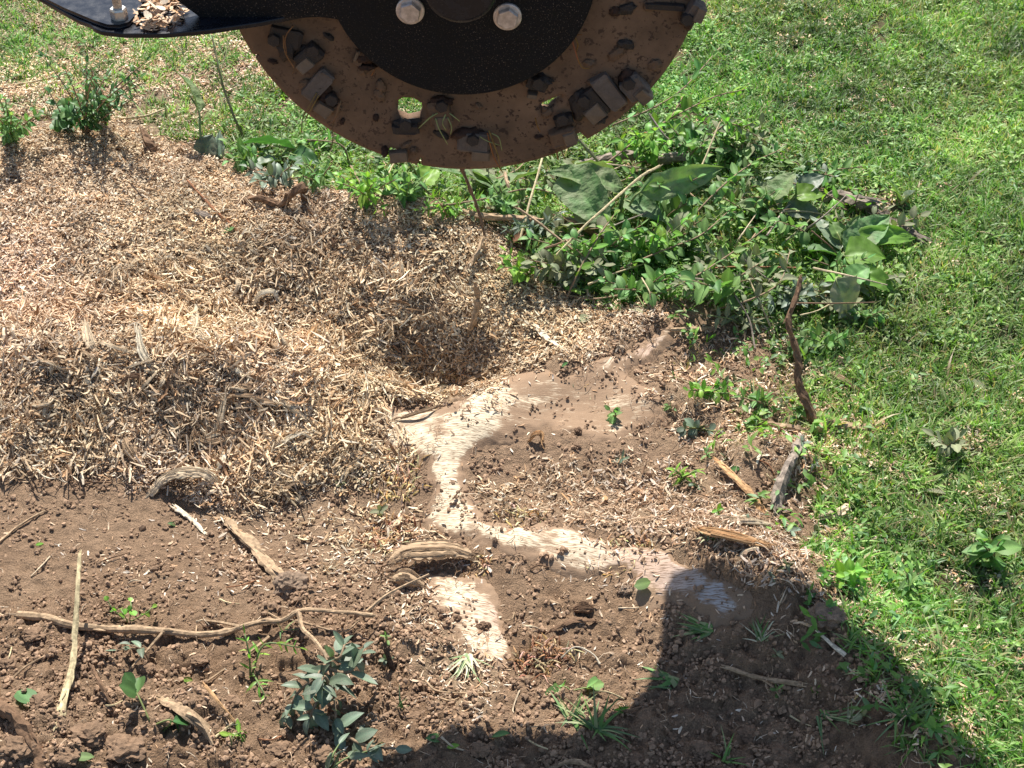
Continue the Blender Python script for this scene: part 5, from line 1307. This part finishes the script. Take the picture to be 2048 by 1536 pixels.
def sprig(name, shoots, leaf, mat, kind, ratio, label, cat, stem=(.0025, .0012), gap=.018, stemcol=(.9, .9, .9), group=None, woody=False, pair=True, size_var=.3, start=.2, flat_=.0):
    """shoots: lists of (px, py, h); leaves sit in pairs along each shoot"""
    base = P3(*shoots[0][0][:2], 0)
    root = empty(name, base, label, cat, group)
    mb = MB(); LV = []
    for sh_ in shoots:
        path = smooth_path([P3(*p) - base for p in sh_], 5)
        L = sum((b - a).length for a, b in zip(path[:-1], path[1:]))
        V, F = tube_vf(path, [(stem[0] + (stem[1] - stem[0]) * i / (len(path) - 1)) for i in range(len(path))], 5, .1); mb.add(V, F, stemcol)
        s = start * L; acc = 0; k = random.random() * 3; nxt = s
        for a, b in zip(path[:-1], path[1:]):
            d = b - a; l = d.length
            while nxt < acc + l:
                t = (nxt - acc) / l; p = a + d * t; dn = d.normalized(); frac = nxt / L
                sd_ = dn.cross(Vector((math.cos(k), math.sin(k), .6))); sd_.normalize()
                for sg_ in ((1, -1) if pair else ((1,) if int(k) % 2 else (-1,))):
                    dr = (sd_ * sg_ + dn * random.uniform(.2, .9) + Vector((0, 0, random.uniform(-.15, .3)))).normalized()
                    LV.append((p, dr, leaf * random.uniform(1 - size_var, 1 + size_var * .6) * (.65 + .35 * math.sin(math.pi * min(1, frac * .9 + .1)))))
                nxt += gap * random.uniform(.75, 1.3); k += 1.57 + random.uniform(-.3, .3)
            acc += l
        LV.append((path[-1], (path[-1] - path[-2]).normalized(), leaf * .7))
    st = obj('stem', mb.mesh('stem', m_twig if woody else m_stem, True), root); st.color = (.30, .21, .13, 1)
    for p, dr, l in LV[:300]:
        o = obj('leaf', LMesh(mat, kind, ratio, random.randrange(8)), root, Matrix.Translation(p) @ aim(dr, random.uniform(-.6, .6)) @ Matrix.Scale(l, 4))
    return root
def auto_shoots(px, py, n, spread, h, lean=(0, 0)):
    out = []
    for i in range(n):
        a = random.uniform(-1, 1) * spread + lean[0]; b = random.uniform(-.5, .5) * spread * .5 + lean[1]; hh = h * random.uniform(.6, 1.1)
        out.append([(px + random.uniform(-8, 8), py + random.uniform(-6, 6), 0), (px + a * .35, py + b * .4 - hh * 300, hh * .6), (px + a, py + b - hh * 550, hh)])
    return out
# the leafy broken branch lying at the lower left
sprig('leafy_branch', [[(648, 1312, .05), (660, 1340, .055), (668, 1385, .05), (672, 1440, .03)], [(655, 1330, .05), (630, 1370, .05), (598, 1400, .03), (570, 1430, .02)], [(660, 1345, .055), (700, 1350, .06), (730, 1310, .06)], [(664, 1380, .05), (640, 1405, .04), (620, 1450, .02)], [(655, 1325, .05), (680, 1325, .07), (690, 1300, .075)], [(668, 1390, .05), (650, 1360, .08), (645, 1385, .07)]],
      .037, 'grey', 'oval', .42, 'clump of drooping grey green leaves at the end of the fallen branch', 'leafy branch', (.003, .0015), .014, woody=True)
sprig('leafy_twig', [[(610, 1425, .012), (660, 1450, .016), (720, 1478, .02), (790, 1500, .01)]], .036, 'grey', 'oval', .5, 'dusty leafed twig reaching into the shade at the bottom', 'leafy twig', (.003, .002), .028, woody=True)
sprig('leafy_twig', [[(650, 1560, .01), (665, 1510, .03), (678, 1490, .03)], [(655, 1550, .01), (690, 1520, .02), (735, 1500, .02)]], .038, 'grey', 'lance', .38, 'pale leafed shoot cut off by the bottom edge below the dusty leafed twig', 'leafy twig', (.002, .001), .02)
sprig('green_weed', [[(500, 1350, 0), (498, 1310, .03), (490, 1270, .05)], [(505, 1345, 0), (530, 1290, .035), (600, 1300, .02)], [(505, 1345, 0), (520, 1370, .012), (530, 1392, .004)]], .022, 'bright', 'lance', .25, 'bright green grassy weed between branch and grey leaf clump', 'weed', (.0016, .001), .014)
sprig('clover', [[(255, 1240, 0), (225, 1215, .02), (215, 1200, .03)], [(258, 1240, 0), (262, 1215, .03), (260, 1198, .035)], [(262, 1240, 0), (290, 1220, .02), (305, 1210, .022)], [(256, 1242, 0), (245, 1222, .03), (240, 1210, .03)]], .012, 'bright', 'round', .9, 'small uprooted clover just above the fallen branch', 'clover', (.001, .0008), .02, start=.6)
sprig('leaf_shoot', [[(300, 1325, .004), (270, 1300, .02), (235, 1302, .02)], [(300, 1325, .004), (285, 1300, .03), (262, 1292, .035)]], .025, 'grey', 'oval', .42, 'bluish three leaved shoot under the fallen branch', 'leaf shoot', (.0015, .001), .03, woody=True, start=.7)
sprig('leaf_shoot', [[(300, 1445, 0), (280, 1400, .02), (268, 1378, .03)], [(305, 1450, 0), (335, 1435, .02), (350, 1440, .01)]], .036, 'dark', 'round', .75, 'dark round leaved shoot in the soil hollow at lower left', 'leaf shoot', (.0015, .001), .04, start=.8)
sprig('leaf_shoot', [[(460, 1500, 0), (470, 1475, .01), (480, 1462, .01)], [(465, 1500, 0), (462, 1480, .01), (458, 1468, .01)]], .026, 'bright', 'oval', .4, 'yellowish wilted leaf pair beside the orange splinter', 'leaf shoot', (.001, .001), .05, start=.9)
sprig('seedling', [[(1142, 1392, 0), (1130, 1380, .008), (1118, 1378, .008)], [(1142, 1392, 0), (1165, 1378, .012), (1180, 1375, .01)]], .030, 'mid', 'round', .8, 'wilting round leaved seedling on bare soil below the shredded clump', 'seedling', (.0012, .001), .05, start=.8)
# shrub sprigs at the upper left
sprig('shrub', auto_shoots(170, 268, 12, 120, .19, (10, -30)), .022, 'dark', 'oval', .5, 'dark leaved shrub standing in the chips at the upper left', 'shrub', (.002, .001), .028, woody=True)
sprig('shrub', auto_shoots(130, 258, 6, 90, .12, (-20, 0)), .025, 'dark', 'round', .75, 'round leaved dark sprigs left of the dark shrub', 'shrub', (.002, .001), .026, woody=True)
sprig('shrub', auto_shoots(20, 285, 10, 60, .13, (0, 0)), .023, 'mid', 'oval', .5, 'leafy sprig cluster at the left edge of the photo', 'shrub', (.002, .001), .018, woody=True)
sprig('shrub', auto_shoots(210, 245, 9, 70, .19, (10, 0)), .021, 'dark', 'lance', .4, 'fine leaved sprigs on the right of the dark shrub', 'shrub', (.002, .001), .024, woody=True)
# weeds below and right of the wheel
AB = [
 (500, 330, 5, 60, .06, .030, 'mid', 'oval', .45, 'leafy weed at the foot of the tall bare stem'),
 (555, 372, 6, 70, .06, .032, 'grey', 'oval', .4, 'grey green sprigs behind the gnarled root'),
 (640, 372, 5, 70, .07, .030, 'mid', 'lance', .4, 'lance leaved sprigs right of the gnarled root'),
 (735, 402, 5, 60, .10, .026, 'bright', 'oval', .45, 'bright weed under the left rim of the wheel'),
 (815, 405, 4, 60, .09, .030, 'mid', 'oval', .5, 'green sprigs under the lowest wheel tooth'),
 (915, 425, 6, 80, .05, .026, 'bright', 'lance', .35, 'bright narrow leaved sprigs below the wheel bottom'),
 (1010, 425, 5, 70, .07, .030, 'mid', 'oval', .5, 'oval leaved sprigs around the short broken stem'),
 (1075, 470, 5, 60, .06, .026, 'grey', 'lance', .4, 'grey leaved sprig over the broken brown root'),
 (1060, 560, 5, 70, .06, .026, 'bright', 'oval', .5, 'fresh green sprig at the end of the chip slope'),
 (1150, 560, 6, 90, .06, .032, 'dusty', 'oval', .6, 'dusty oval leaved sprigs on the chip slope edge'),
 (1205, 520, 6, 80, .09, .030, 'mid', 'oval', .6, 'oval leaved sprigs below the big dock leaf'),
 (1290, 590, 6, 90, .07, .034, 'mid', 'oval', .55, 'drooping leafy sprigs above the upper root flare'),
 (1300, 520, 6, 100, .10, .028, 'bright', 'oval', .5, 'yellow green shoot rising amid the weeds'),
 (1400, 590, 6, 90, .05, .028, 'dusty', 'lance', .4, 'dusty narrow leaves above the soil of the root tip'),
 (1370, 500, 6, 110, .09, .028, 'mid', 'oval', .5, 'leafy tangle right of the big dock leaf'),
 (1320, 420, 6, 110, .12, .030, 'mid', 'oval', .5, 'leafy sprigs in front of the weathered root'),
 (1300, 330, 5, 90, .14, .028, 'bright', 'oval', .5, 'bright sprig spraying right from the wheel rim'),
 (1395, 340, 5, 80, .15, .030, 'mid', 'oval', .5, 'tall sprigs around the slender straight twig'),
 (1450, 300, 5, 80, .14, .030, 'bright', 'oval', .5, 'tall sprigs at the edge of the lawn under the wheel tip'),
 (1500, 440, 6, 90, .08, .030, 'mid', 'oval', .55, 'leafy sprigs left of the lumpy grey root'),
 (1470, 540, 6, 90, .06, .028, 'dusty', 'oval', .5, 'dusty sprigs under the orange leaf'),
 (1560, 610, 6, 90, .06, .028, 'grey', 'oval', .5, 'grey leaved sprigs beside the top of the upright stick'),
 (1490, 650, 5, 90, .04, .026, 'dusty', 'lance', .45, 'dusty sprigs lying on the soil of the root tip'),
 (1530, 815, 5, 50, .04, .034, 'mid', 'lance', .32, 'narrow leaved weed left of the upright stick foot'),
 (1415, 790, 4, 50, .035, .022, 'bright', 'oval', .6, 'little green weed in the chips right of the stump'),
 (1400, 860, 3, 40, .02, .022, 'grey', 'round', .7, 'flat bluish leaved weed on the chips'),
 (1365, 960, 4, 40, .03, .024, 'bright', 'lance', .3, 'grassy weed in the chips right of the dusty flare'),
 (1660, 700, 5, 60, .05, .026, 'mid', 'oval', .5, 'small sprigs at the lawn right of the upright stick'),
 (1230, 855 - 20, 3, 30, .02, .018, 'mid', 'oval', .6, 'tiny weed on the dusty stump top'),
 (1820, 1180, 4, 50, .05, .030, 'mid', 'lance', .4, 'broad leaved weed in the right foreground grass'),
 (1900, 900, 4, 50, .04, .034, 'dusty', 'oval', .5, 'dusty leaved weed on the lawn at the right'),
 (1700, 1160, 4, 50, .05, .026, 'bright', 'oval', .6, 'green weed above the shaded grey stone'),
 (1985, 1120, 4, 40, .06, .04, 'mid', 'oval', .6, 'large leaved weed at the right edge of the photo'),
 (1730, 640, 4, 50, .04, .026, 'mid', 'oval', .6, 'low weed under the drooping pale dock leaf'),
]
for (px, py, n_, sp_, h_, lf, mt, kd, ra, lb) in AB:
    sprig('weed_sprig', auto_shoots(px, py, n_, sp_, h_), lf, mt, kd, ra, lb, 'weed', (.0017, .001), lf * .62, woody=random.random() < .4)
ARCH = [
 ([[(1225, 250, .10), (1310, 215, .13), (1370, 175, .15), (1440, 95, .17)]], .030, 'mid', 'oval', .5, 'long arching leafy stem reaching up beside the wheel rim'),
 ([[(1180, 350, .05), (1300, 262, .10), (1420, 200, .13), (1490, 175, .13)], [(1300, 262, .10), (1340, 235, .12), (1365, 195, .13)]], .030, 'bright', 'oval', .5, 'bright stem slanting up right over the lawn from the wheel'),
 ([[(1350, 470, .03), (1430, 390, .09), (1500, 330, .11), (1560, 300, .11)]], .030, 'mid', 'oval', .5, 'leafy stem arching right above the dock leaves'),
 ([[(1380, 310, .08), (1420, 270, .10), (1465, 250, .11), (1540, 290, .08)]], .028, 'dusty', 'oval', .5, 'greyish leafed stem bending over the lawn edge'),
 ([[(1290, 600, .01), (1380, 560, .04), (1470, 500, .06), (1540, 455, .07)]], .028, 'mid', 'oval', .5, 'leafy stem slanting up to the dock plant'),
 ([[(1130, 600, .01), (1160, 540, .05), (1200, 470, .08), (1230, 430, .09)]], .030, 'bright', 'oval', .5, 'upright sprig crossing the hanging dock leaf'),
 ([[(850, 420, .02), (960, 400, .05), (1060, 380, .06), (1130, 400, .06)]], .026, 'mid', 'lance', .4, 'low sprig running right under the wheel bottom'),
 ([[(700, 330, .02), (740, 400, .04), (770, 420, .02)], [(700, 330, .02), (680, 290, .06), (600, 280, .06)]], .026, 'bright', 'lance', .3, 'grassy stem trailing down under the left wheel rim'),
 ([[(1420, 620, .01), (1500, 600, .05), (1560, 560, .08), (1580, 500, .09)]], .030, 'dusty', 'oval', .5, 'dusty sprig rising to the orange leaf'),
 ([[(1240, 540, .03), (1320, 500, .06), (1400, 470, .08), (1460, 420, .1)]], .030, 'mid', 'oval', .6, 'broad leafed stem in the thick of the weeds'),
]
PG_ = POLY['green']; k_ = 0
while k_ < 40:
    px, py = random.uniform(460, 1800), random.uniform(280, 630)
    if float(lookup(M['green'], *PXY(px, py))) < .6 or (px < 1000 and random.random() < .6): continue
    k_ += 1; lf = random.uniform(.024, .045)
    sprig('weed_sprig', auto_shoots(px, py, random.randrange(3, 6), random.uniform(60, 130), random.uniform(.03, .09)), lf, (bm_ := random.choice(['mid', 'mid', 'grey', 'dusty', 'dusty', 'bright', 'dark'])), (bk_ := random.choice(['oval', 'oval', 'lance'])), random.choice([.45, .55, .65]),
          f"{ {'mid': 'green', 'grey': 'grey green', 'dusty': 'dust covered', 'bright': 'light green', 'dark': 'dark green'}[bm_]} {'narrow' if bk_ == 'lance' else 'oval'} leaved brush stem {where(px, py)}", 'weed', (.0018, .001), lf * .65, woody=True, group='brush tangle behind the stump', start=.1)
for shs, lf, mt, kd, ra, lb in ARCH: sprig('weed_sprig', shs, lf, mt, kd, ra, lb, 'weed', (.0022, .0012), lf * .75, woody=True, start=.1)
# small seedlings scattered in the chips and soil

for i in range(60):
    zone = random.random()
    if zone < .55: px, py = random.uniform(1340, 1640), random.uniform(640, 1180)
    elif zone < .8: px, py = random.uniform(1350, 1900), random.uniform(1180, 1500)
    else: px, py = random.uniform(0, 1300), random.uniform(300, 1500)
    if float(lookup(M['stump'], *PXY(px, py))) > .3: continue
    sprig('seedling', [[(px, py, 0), (px + random.uniform(-14, 14), py - random.uniform(4, 16), random.uniform(.006, .022))]], random.uniform(.010, .020), (bm_ := random.choice(['bright', 'mid', 'dusty', 'grey'])), (bk_ := random.choice(['oval', 'lance', 'round'])), .5,
          f"tiny { {'bright': 'light green', 'mid': 'green', 'dusty': 'dusty', 'grey': 'bluish'}[bm_]} {bk_} leaved seedling {where(px, py)}".replace('lance', 'narrow'), 'seedling', (.0009, .0006), .009, group='tiny seedlings round the stump')
# fallen single leaves
FL = [(60, 1396, .036, 'mid', 'round', .75, 'ragged light green leaf lying on soil at the lower left'), (80, 1098, .013, 'bright', 'oval', .4, 'tiny pale green leaf on the soil left of the split stick'), (1282, 1178, .026, 'mid', 'round', .8, 'single round green leaf lying below the lower root flare'),
      (345, 1052, .018, 'dark', 'oval', .45, 'single dark green leaf on soil below the arched bark'), (1000, 1478, .028, 'dark', 'oval', .5, 'oval green leaf in the bottom shade'), (905, 1508, .018, 'bright', 'oval', .45, 'small upright green leaf at the bottom edge'),
      (1040, 495, .050, 'brown', 'oval', .6, 'curled dead brown leaf where weeds meet the chips'), (1115, 545, .03, 'brown', 'round', .7, 'small dead leaf under the dusty sprigs'), (1555, 518, .036, 'orange', 'round', .8, 'orange leaf left of the dock cluster'), (1578, 514, .028, 'orange', 'round', .8, 'salmon coloured leaf overlapping the orange one'),
      (1283, 272, .022, 'orange', 'oval', .7, 'small orange leaf in the grass below the wheel rim'), (1862, 990, .034, 'dusty', 'oval', .6, 'dusty upturned leaf on the right lawn'), (1945, 765, .05, 'dusty', 'oval', .45, 'long grey leaf lying on the right lawn'), (1470, 945, .02, 'dark', 'oval', .45, 'dark leaf beside the long orange splinter'),
      (455, 465, .03, 'dark', 'oval', .5, 'dark leaf resting on the mound near the thin reddish root'), (860, 445, .034, 'dark', 'oval', .5, 'dusky leaf on top of the mound'), (858, 470, .03, 'grey', 'oval', .5, 'bluish leaf below the dusky leaf on the mound'), (695, 595, .022, 'bright', 'oval', .5, 'bright green leaf on the right of the mound'),
      (1165, 640, .028, 'dusty', 'round', .7, 'dusty round leaf on the chips below the weeds'), (1210, 612, .028, 'mid', 'round', .8, 'round green leaf at the chip slope foot'), (1130, 738, .014, 'dark', 'oval', .6, 'tiny dark leaf on the dusty root flare'), (555, 605, .02, 'grey', 'oval', .4, 'small bluish leaf among white shavings'), (165, 1520, .03, 'mid', 'oval', .5, 'half buried green leaf near the bottom left corner'),
      (380, 1365, .02, 'bright', 'oval', .4, 'wilted light leaf between the bark strip and branch'), (735, 1470, .032, 'grey', 'round', .7, 'grey leaf on the shade line at the bottom'), (870, 1490, .03, 'dark', 'oval', .5, 'withered dark leaf in the bottom shade')]
for px, py, l, mt, kd, ra, lb in FL:
    p = P3(px, py); o = obj('fallen_leaf', LMesh(mt, kd, ra, random.randrange(8)), None); o.location = (p.x - l * .4, p.y, p.z + .005); o.rotation_euler = (random.uniform(-.5, .7), random.uniform(-.4, .2), random.uniform(-.6, .6)); o.scale = (l, l, l); tag(o, lb, 'leaf')

# dock plants with big crinkled leaves
def dock_leaf(root, base, a, b, wid, mat='dock', seed=0, droop=.5, fold=.35, roll=0., wav=.05, stalk=True):
    A, B = P3(*a), P3(*b); L = (B - A).length
    random.seed(seed); V, F, cs = leaf_vf(L, wid, 'dock', fold, droop, wav, 18, 5, seed)
    mt = Matrix.Translation(A - base) @ aim(B - A, roll) @ Matrix.Rotation(-droop * .45, 4, 'Y')
    o = obj('leaf', mesh_np('leaf', V, F, m_leafs[mat], True, np.array(cs)), root, mt)
    if stalk:
        rp = Vector((0, 0, 0)); q = A - base
        vv, ff = tube_vf(smooth_path([rp, q * .5 + Vector((0, 0, .01)), q, q + (B - A) * .35 + Vector((0, 0, .002))], 4), [.0028] * 4 + [.0024] * 4 + [.0018] * 4 + [.001], 5)
        obj('leaf_stalk', mesh_np('leaf_stalk', vv, ff, m_stem, True, np.ones((len(vv), 3))), root)
def dock(basepx, label, leaves, cat='dock plant'):
    b = P3(*basepx); r = empty('dock_plant', b, label, cat)
    for i, lf in enumerate(leaves): dock_leaf(r, b, *lf[:3], *(lf[3:] or ('dock',)), seed=int(basepx[0]) + i * 7) if len(lf) <= 4 else dock_leaf(r, b, lf[0], lf[1], lf[2], lf[3], seed=int(basepx[0]) + i * 7, droop=lf[4], roll=lf[5])
dock((1235, 460), 'dock plant with one big crinkled leaf hanging below the wheel', [
    ((1130, 345, .10), (1222, 462, .04), .085, 'dock', .5, .5), ((1245, 375, .08), (1090, 345, .10), .06, 'dock', .5, -.3), ((1150, 330, .11), (1240, 350, .08), .05, 'dock', .4, -.6),
    ((1280, 385, .09), (1450, 338, .10), .055, 'dock', .4, 1.0), ((1250, 400, .06), (1330, 440, .05), .05, 'dock', .5, .3)])
dock((1000, 400), 'dock plant right under the lowest point of the wheel', [((1010, 390, .03), (930, 335, .07), .055, 'dock', .4, .4), ((1000, 380, .04), (1085, 340, .06), .06, 'dock', .3, -.5), ((1000, 390, .03), (860, 330, .07), .05, 'dock', .5, .2)])
dock((840, 370), 'bright dock leaf under the wheel beside the lowest tooth', [((842, 372, .02), (872, 330, .06), .045, 'bright', .3, .2), ((820, 330, .09), (800, 215, .15), .06, 'dock', .3, .3)])
dock((560, 320), 'dark dock leaf lying behind the mound left of the wheel', [((590, 300, .03), (470, 285, .05), .04, 'dark', .6, .8), ((585, 310, .03), (640, 330, .03), .04, 'dark', .5, .3), ((560, 320, .02), (500, 335, .02), .04, 'grey', .4, .2)])
dock((405, 318), 'single upright crinkled leaf on a long stalk left of the wheel', [((398, 225, .09), (345, 130, .17), .05, 'dock', .8, .9)])
dock((440, 320), 'crumpled grey green dock leaf at the back of the mound', [((410, 310, .01), (425, 268, .05), .05, 'grey', .5, .4), ((445, 318, .01), (440, 262, .05), .035, 'grey', .5, -.8)])
dock((1560, 440), 'dock plant with upright leaves left of the lumpy grey root', [
    ((1545, 405, .05), (1590, 345, .09), .07, 'dock', .3, -.3), ((1590, 395, .06), (1650, 388, .06), .05, 'bright', .5, .2), ((1560, 420, .04), (1500, 360, .08), .055, 'dock', .3, .4), ((1570, 420, .04), (1645, 435, .03), .05, 'grey', .4, .3), ((1600, 380, .06), (1650, 350, .08), .04, 'grey', .3, .3), ((1540, 430, .03), (1470, 410, .05), .045, 'dock', .5, -.2)])
dock((1680, 520), 'broad dock rosette at the lawn edge beside the orange leaf', [
    ((1690, 505, .03), (1780, 430, .05), .06, 'dock', .4, .4), ((1690, 510, .04), (1775, 510, .05), .075, 'bright', .7, .2), ((1690, 500, .03), (1720, 430, .06), .045, 'dock', .3, .5), ((1680, 500, .03), (1620, 430, .05), .045, 'grey', .4, .2), ((1680, 510, .03), (1600, 500, .03), .05, 'mid', .5, .3), ((1700, 480, .04), (1840, 470, .02), .045, 'bright', .6, .5), ((1680, 480, .04), (1660, 440, .06), .04, 'mid', .3, .1)])
dock((1690, 570), 'dock plant with a pale drooping leaf hanging over the grass', [
    ((1672, 556, .09), (1692, 634, .02), .070, 'dusty', .5, .2), ((1720, 550, .04), (1795, 585, .02), .045, 'bright', 1.0, .3), ((1690, 560, .04), (1650, 560, .05), .04, 'bright', .4, .2), ((1700, 560, .04), (1740, 530, .06), .045, 'mid', .4, .2)])
dock((1810, 400), 'two grey leaves standing at the right of the lumpy root', [((1800, 405, .01), (1770, 360, .05), .035, 'mid', .3, .4), ((1805, 410, .01), (1830, 385, .04), .05, 'grey', .3, -.4)])

# wispy weeds in the thin grass at the upper left
m_tuft, nt, bs, _ = newmat('cut_grass'); nt.links.new(attr(nt, 'col'), bs.inputs['Base Color']); bs.inputs['Roughness'].default_value = .5; bs.inputs['Specular IOR Level'].default_value = .25
# grass tufts lying loose on the soil
def tuft(px, py, n, L, W, label, lean=(.3, 1.4), cols=GC, az=None, cat='grass tuft'):
    mb = MB(); b = P3(px, py)
    for i in range(n):
        a = (random.uniform(0, 6.28) if az is None else random.gauss(az, .45))
        V, F = blade_vf((random.uniform(-.006, .006), random.uniform(-.006, .006), .0), a, L * random.uniform(.5, 1.15), W * random.uniform(.7, 1.3), random.uniform(*lean), random.uniform(.1, .8), 5)
        V = [Vector((v[0], v[1], max(v[2], float(Hz(b.x + v[0], b.y + v[1])) - b.z + .002))) for v in V]
        k = random.uniform(.8, 1.2); mb.add(V, F, tuple(q * k for q in random.choice(cols)))
    o = obj('grass_tuft', mb.mesh('grass_tuft', m_tuft, True), None, Matrix.Translation(b)); return tag(o, label, cat)
PG = [(.42, .42, .25), (.30, .36, .16), (.5, .48, .32), (.2, .28, .12)]; GG = [(.10, .20, .05), (.14, .26, .06), (.09, .16, .06), (.25, .28, .12)]
tuft(935, 1310, 26, .055, .0035, 'wilted pale grass tuft lying on the lower pale wood', cols=PG, az=-1.9, lean=(.9, 1.5))
tuft(1190, 1465, 26, .055, .004, 'green grass tuft on the shade line at the bottom', cols=GG)
tuft(1140, 1440, 14, .05, .004, 'smaller grass tuft left of the tuft on the shade line', cols=GG)
tuft(1640, 1432, 10, .055, .003, 'fan of green blades on the shaded soil mound', cols=GG, az=-.6, lean=(1.1, 1.4))
tuft(1420, 1260, 18, .05, .004, 'flattened grass in the shade at the foot of the root flare', cols=GG, az=3.0, lean=(1.1, 1.5))
tuft(1520, 1285, 16, .03, .003, 'dry grassy root tuft on the shaded mound', cols=PG + GG[:1])
tuft(1350, 1370, 12, .05, .005, 'broad grass blades at the edge of the large shadow', cols=GG, az=2.9, lean=(.9, 1.4))
tuft(1300, 625, 12, .05, .003, 'spray of long green blades behind the root tip', cols=GG + PG[:1], az=3.0, lean=(.9, 1.3))
tuft(1700, 1445, 10, .035, .003, 'dry upright tuft beside the fan of green blades', cols=PG, lean=(.1, .5))
tuft(40, 600, 16, .02, .002, 'small green grass clump on the left of the chip mound', cols=GG, lean=(.1, .8))
tuft(1500, 800, 12, .04, .004, 'grass tuft left of the upright shaggy stick', cols=GG)
tuft(1420, 1075, 12, .025, .003, 'short grass tuft amid the right hand chips', cols=GG + PG[:1])
tuft(1800, 1440, 20, .06, .004, 'long shaded grass at the lower right', cols=GG)
tuft(1880, 1320, 20, .06, .004, 'grass clump on the edge of the lower right shadow', cols=GG)
tuft(1450, 1520, 8, .04, .003, 'few grass blades on the dark soil at the bottom', cols=GG)
tuft(800, 1420, 4, .035, .004, 'single green blade standing at the lower centre', cols=GG, lean=(.0, .3))
tuft(570, 1260, 4, .03, .003, 'grass blades tucked under the branch', cols=GG, lean=(.2, 1.0))

for i in range(26):
    px, py = random.uniform(0, 760), random.uniform(75, 300)
    if py > 270 - 0 and px < 380: py -= 60
    tuft(px, py, random.randrange(6, 14), random.uniform(.035, .075), .0028, f'wispy green grass tuft {where(px, py)}', cols=GG + PG[:2], lean=(.1, 1.0))['group'] = 'wispy tufts behind the heap'

# where several of a kind are described alike, say which by their order in the picture
byl = {}
for o in list(COL.objects):
    if o.parent is None and 'label' in o.keys() and o.get('group'): byl.setdefault(o['label'], []).append(o)
for lb, os_ in byl.items():
    if 1 < len(os_) <= 4:
        os_.sort(key=lambda o: o.location.x / (o.location.y * CP + CAM_H * SP))
        wd = {2: ['left one', 'right one'], 3: ['leftmost', 'middle one', 'rightmost'], 4: ['leftmost', 'second from left', 'third from left', 'rightmost']}[len(os_)]
        for o, w_ in zip(os_, wd):
            nl = lb + ', ' + w_
            if len(nl.split()) <= 16: o['label'] = nl
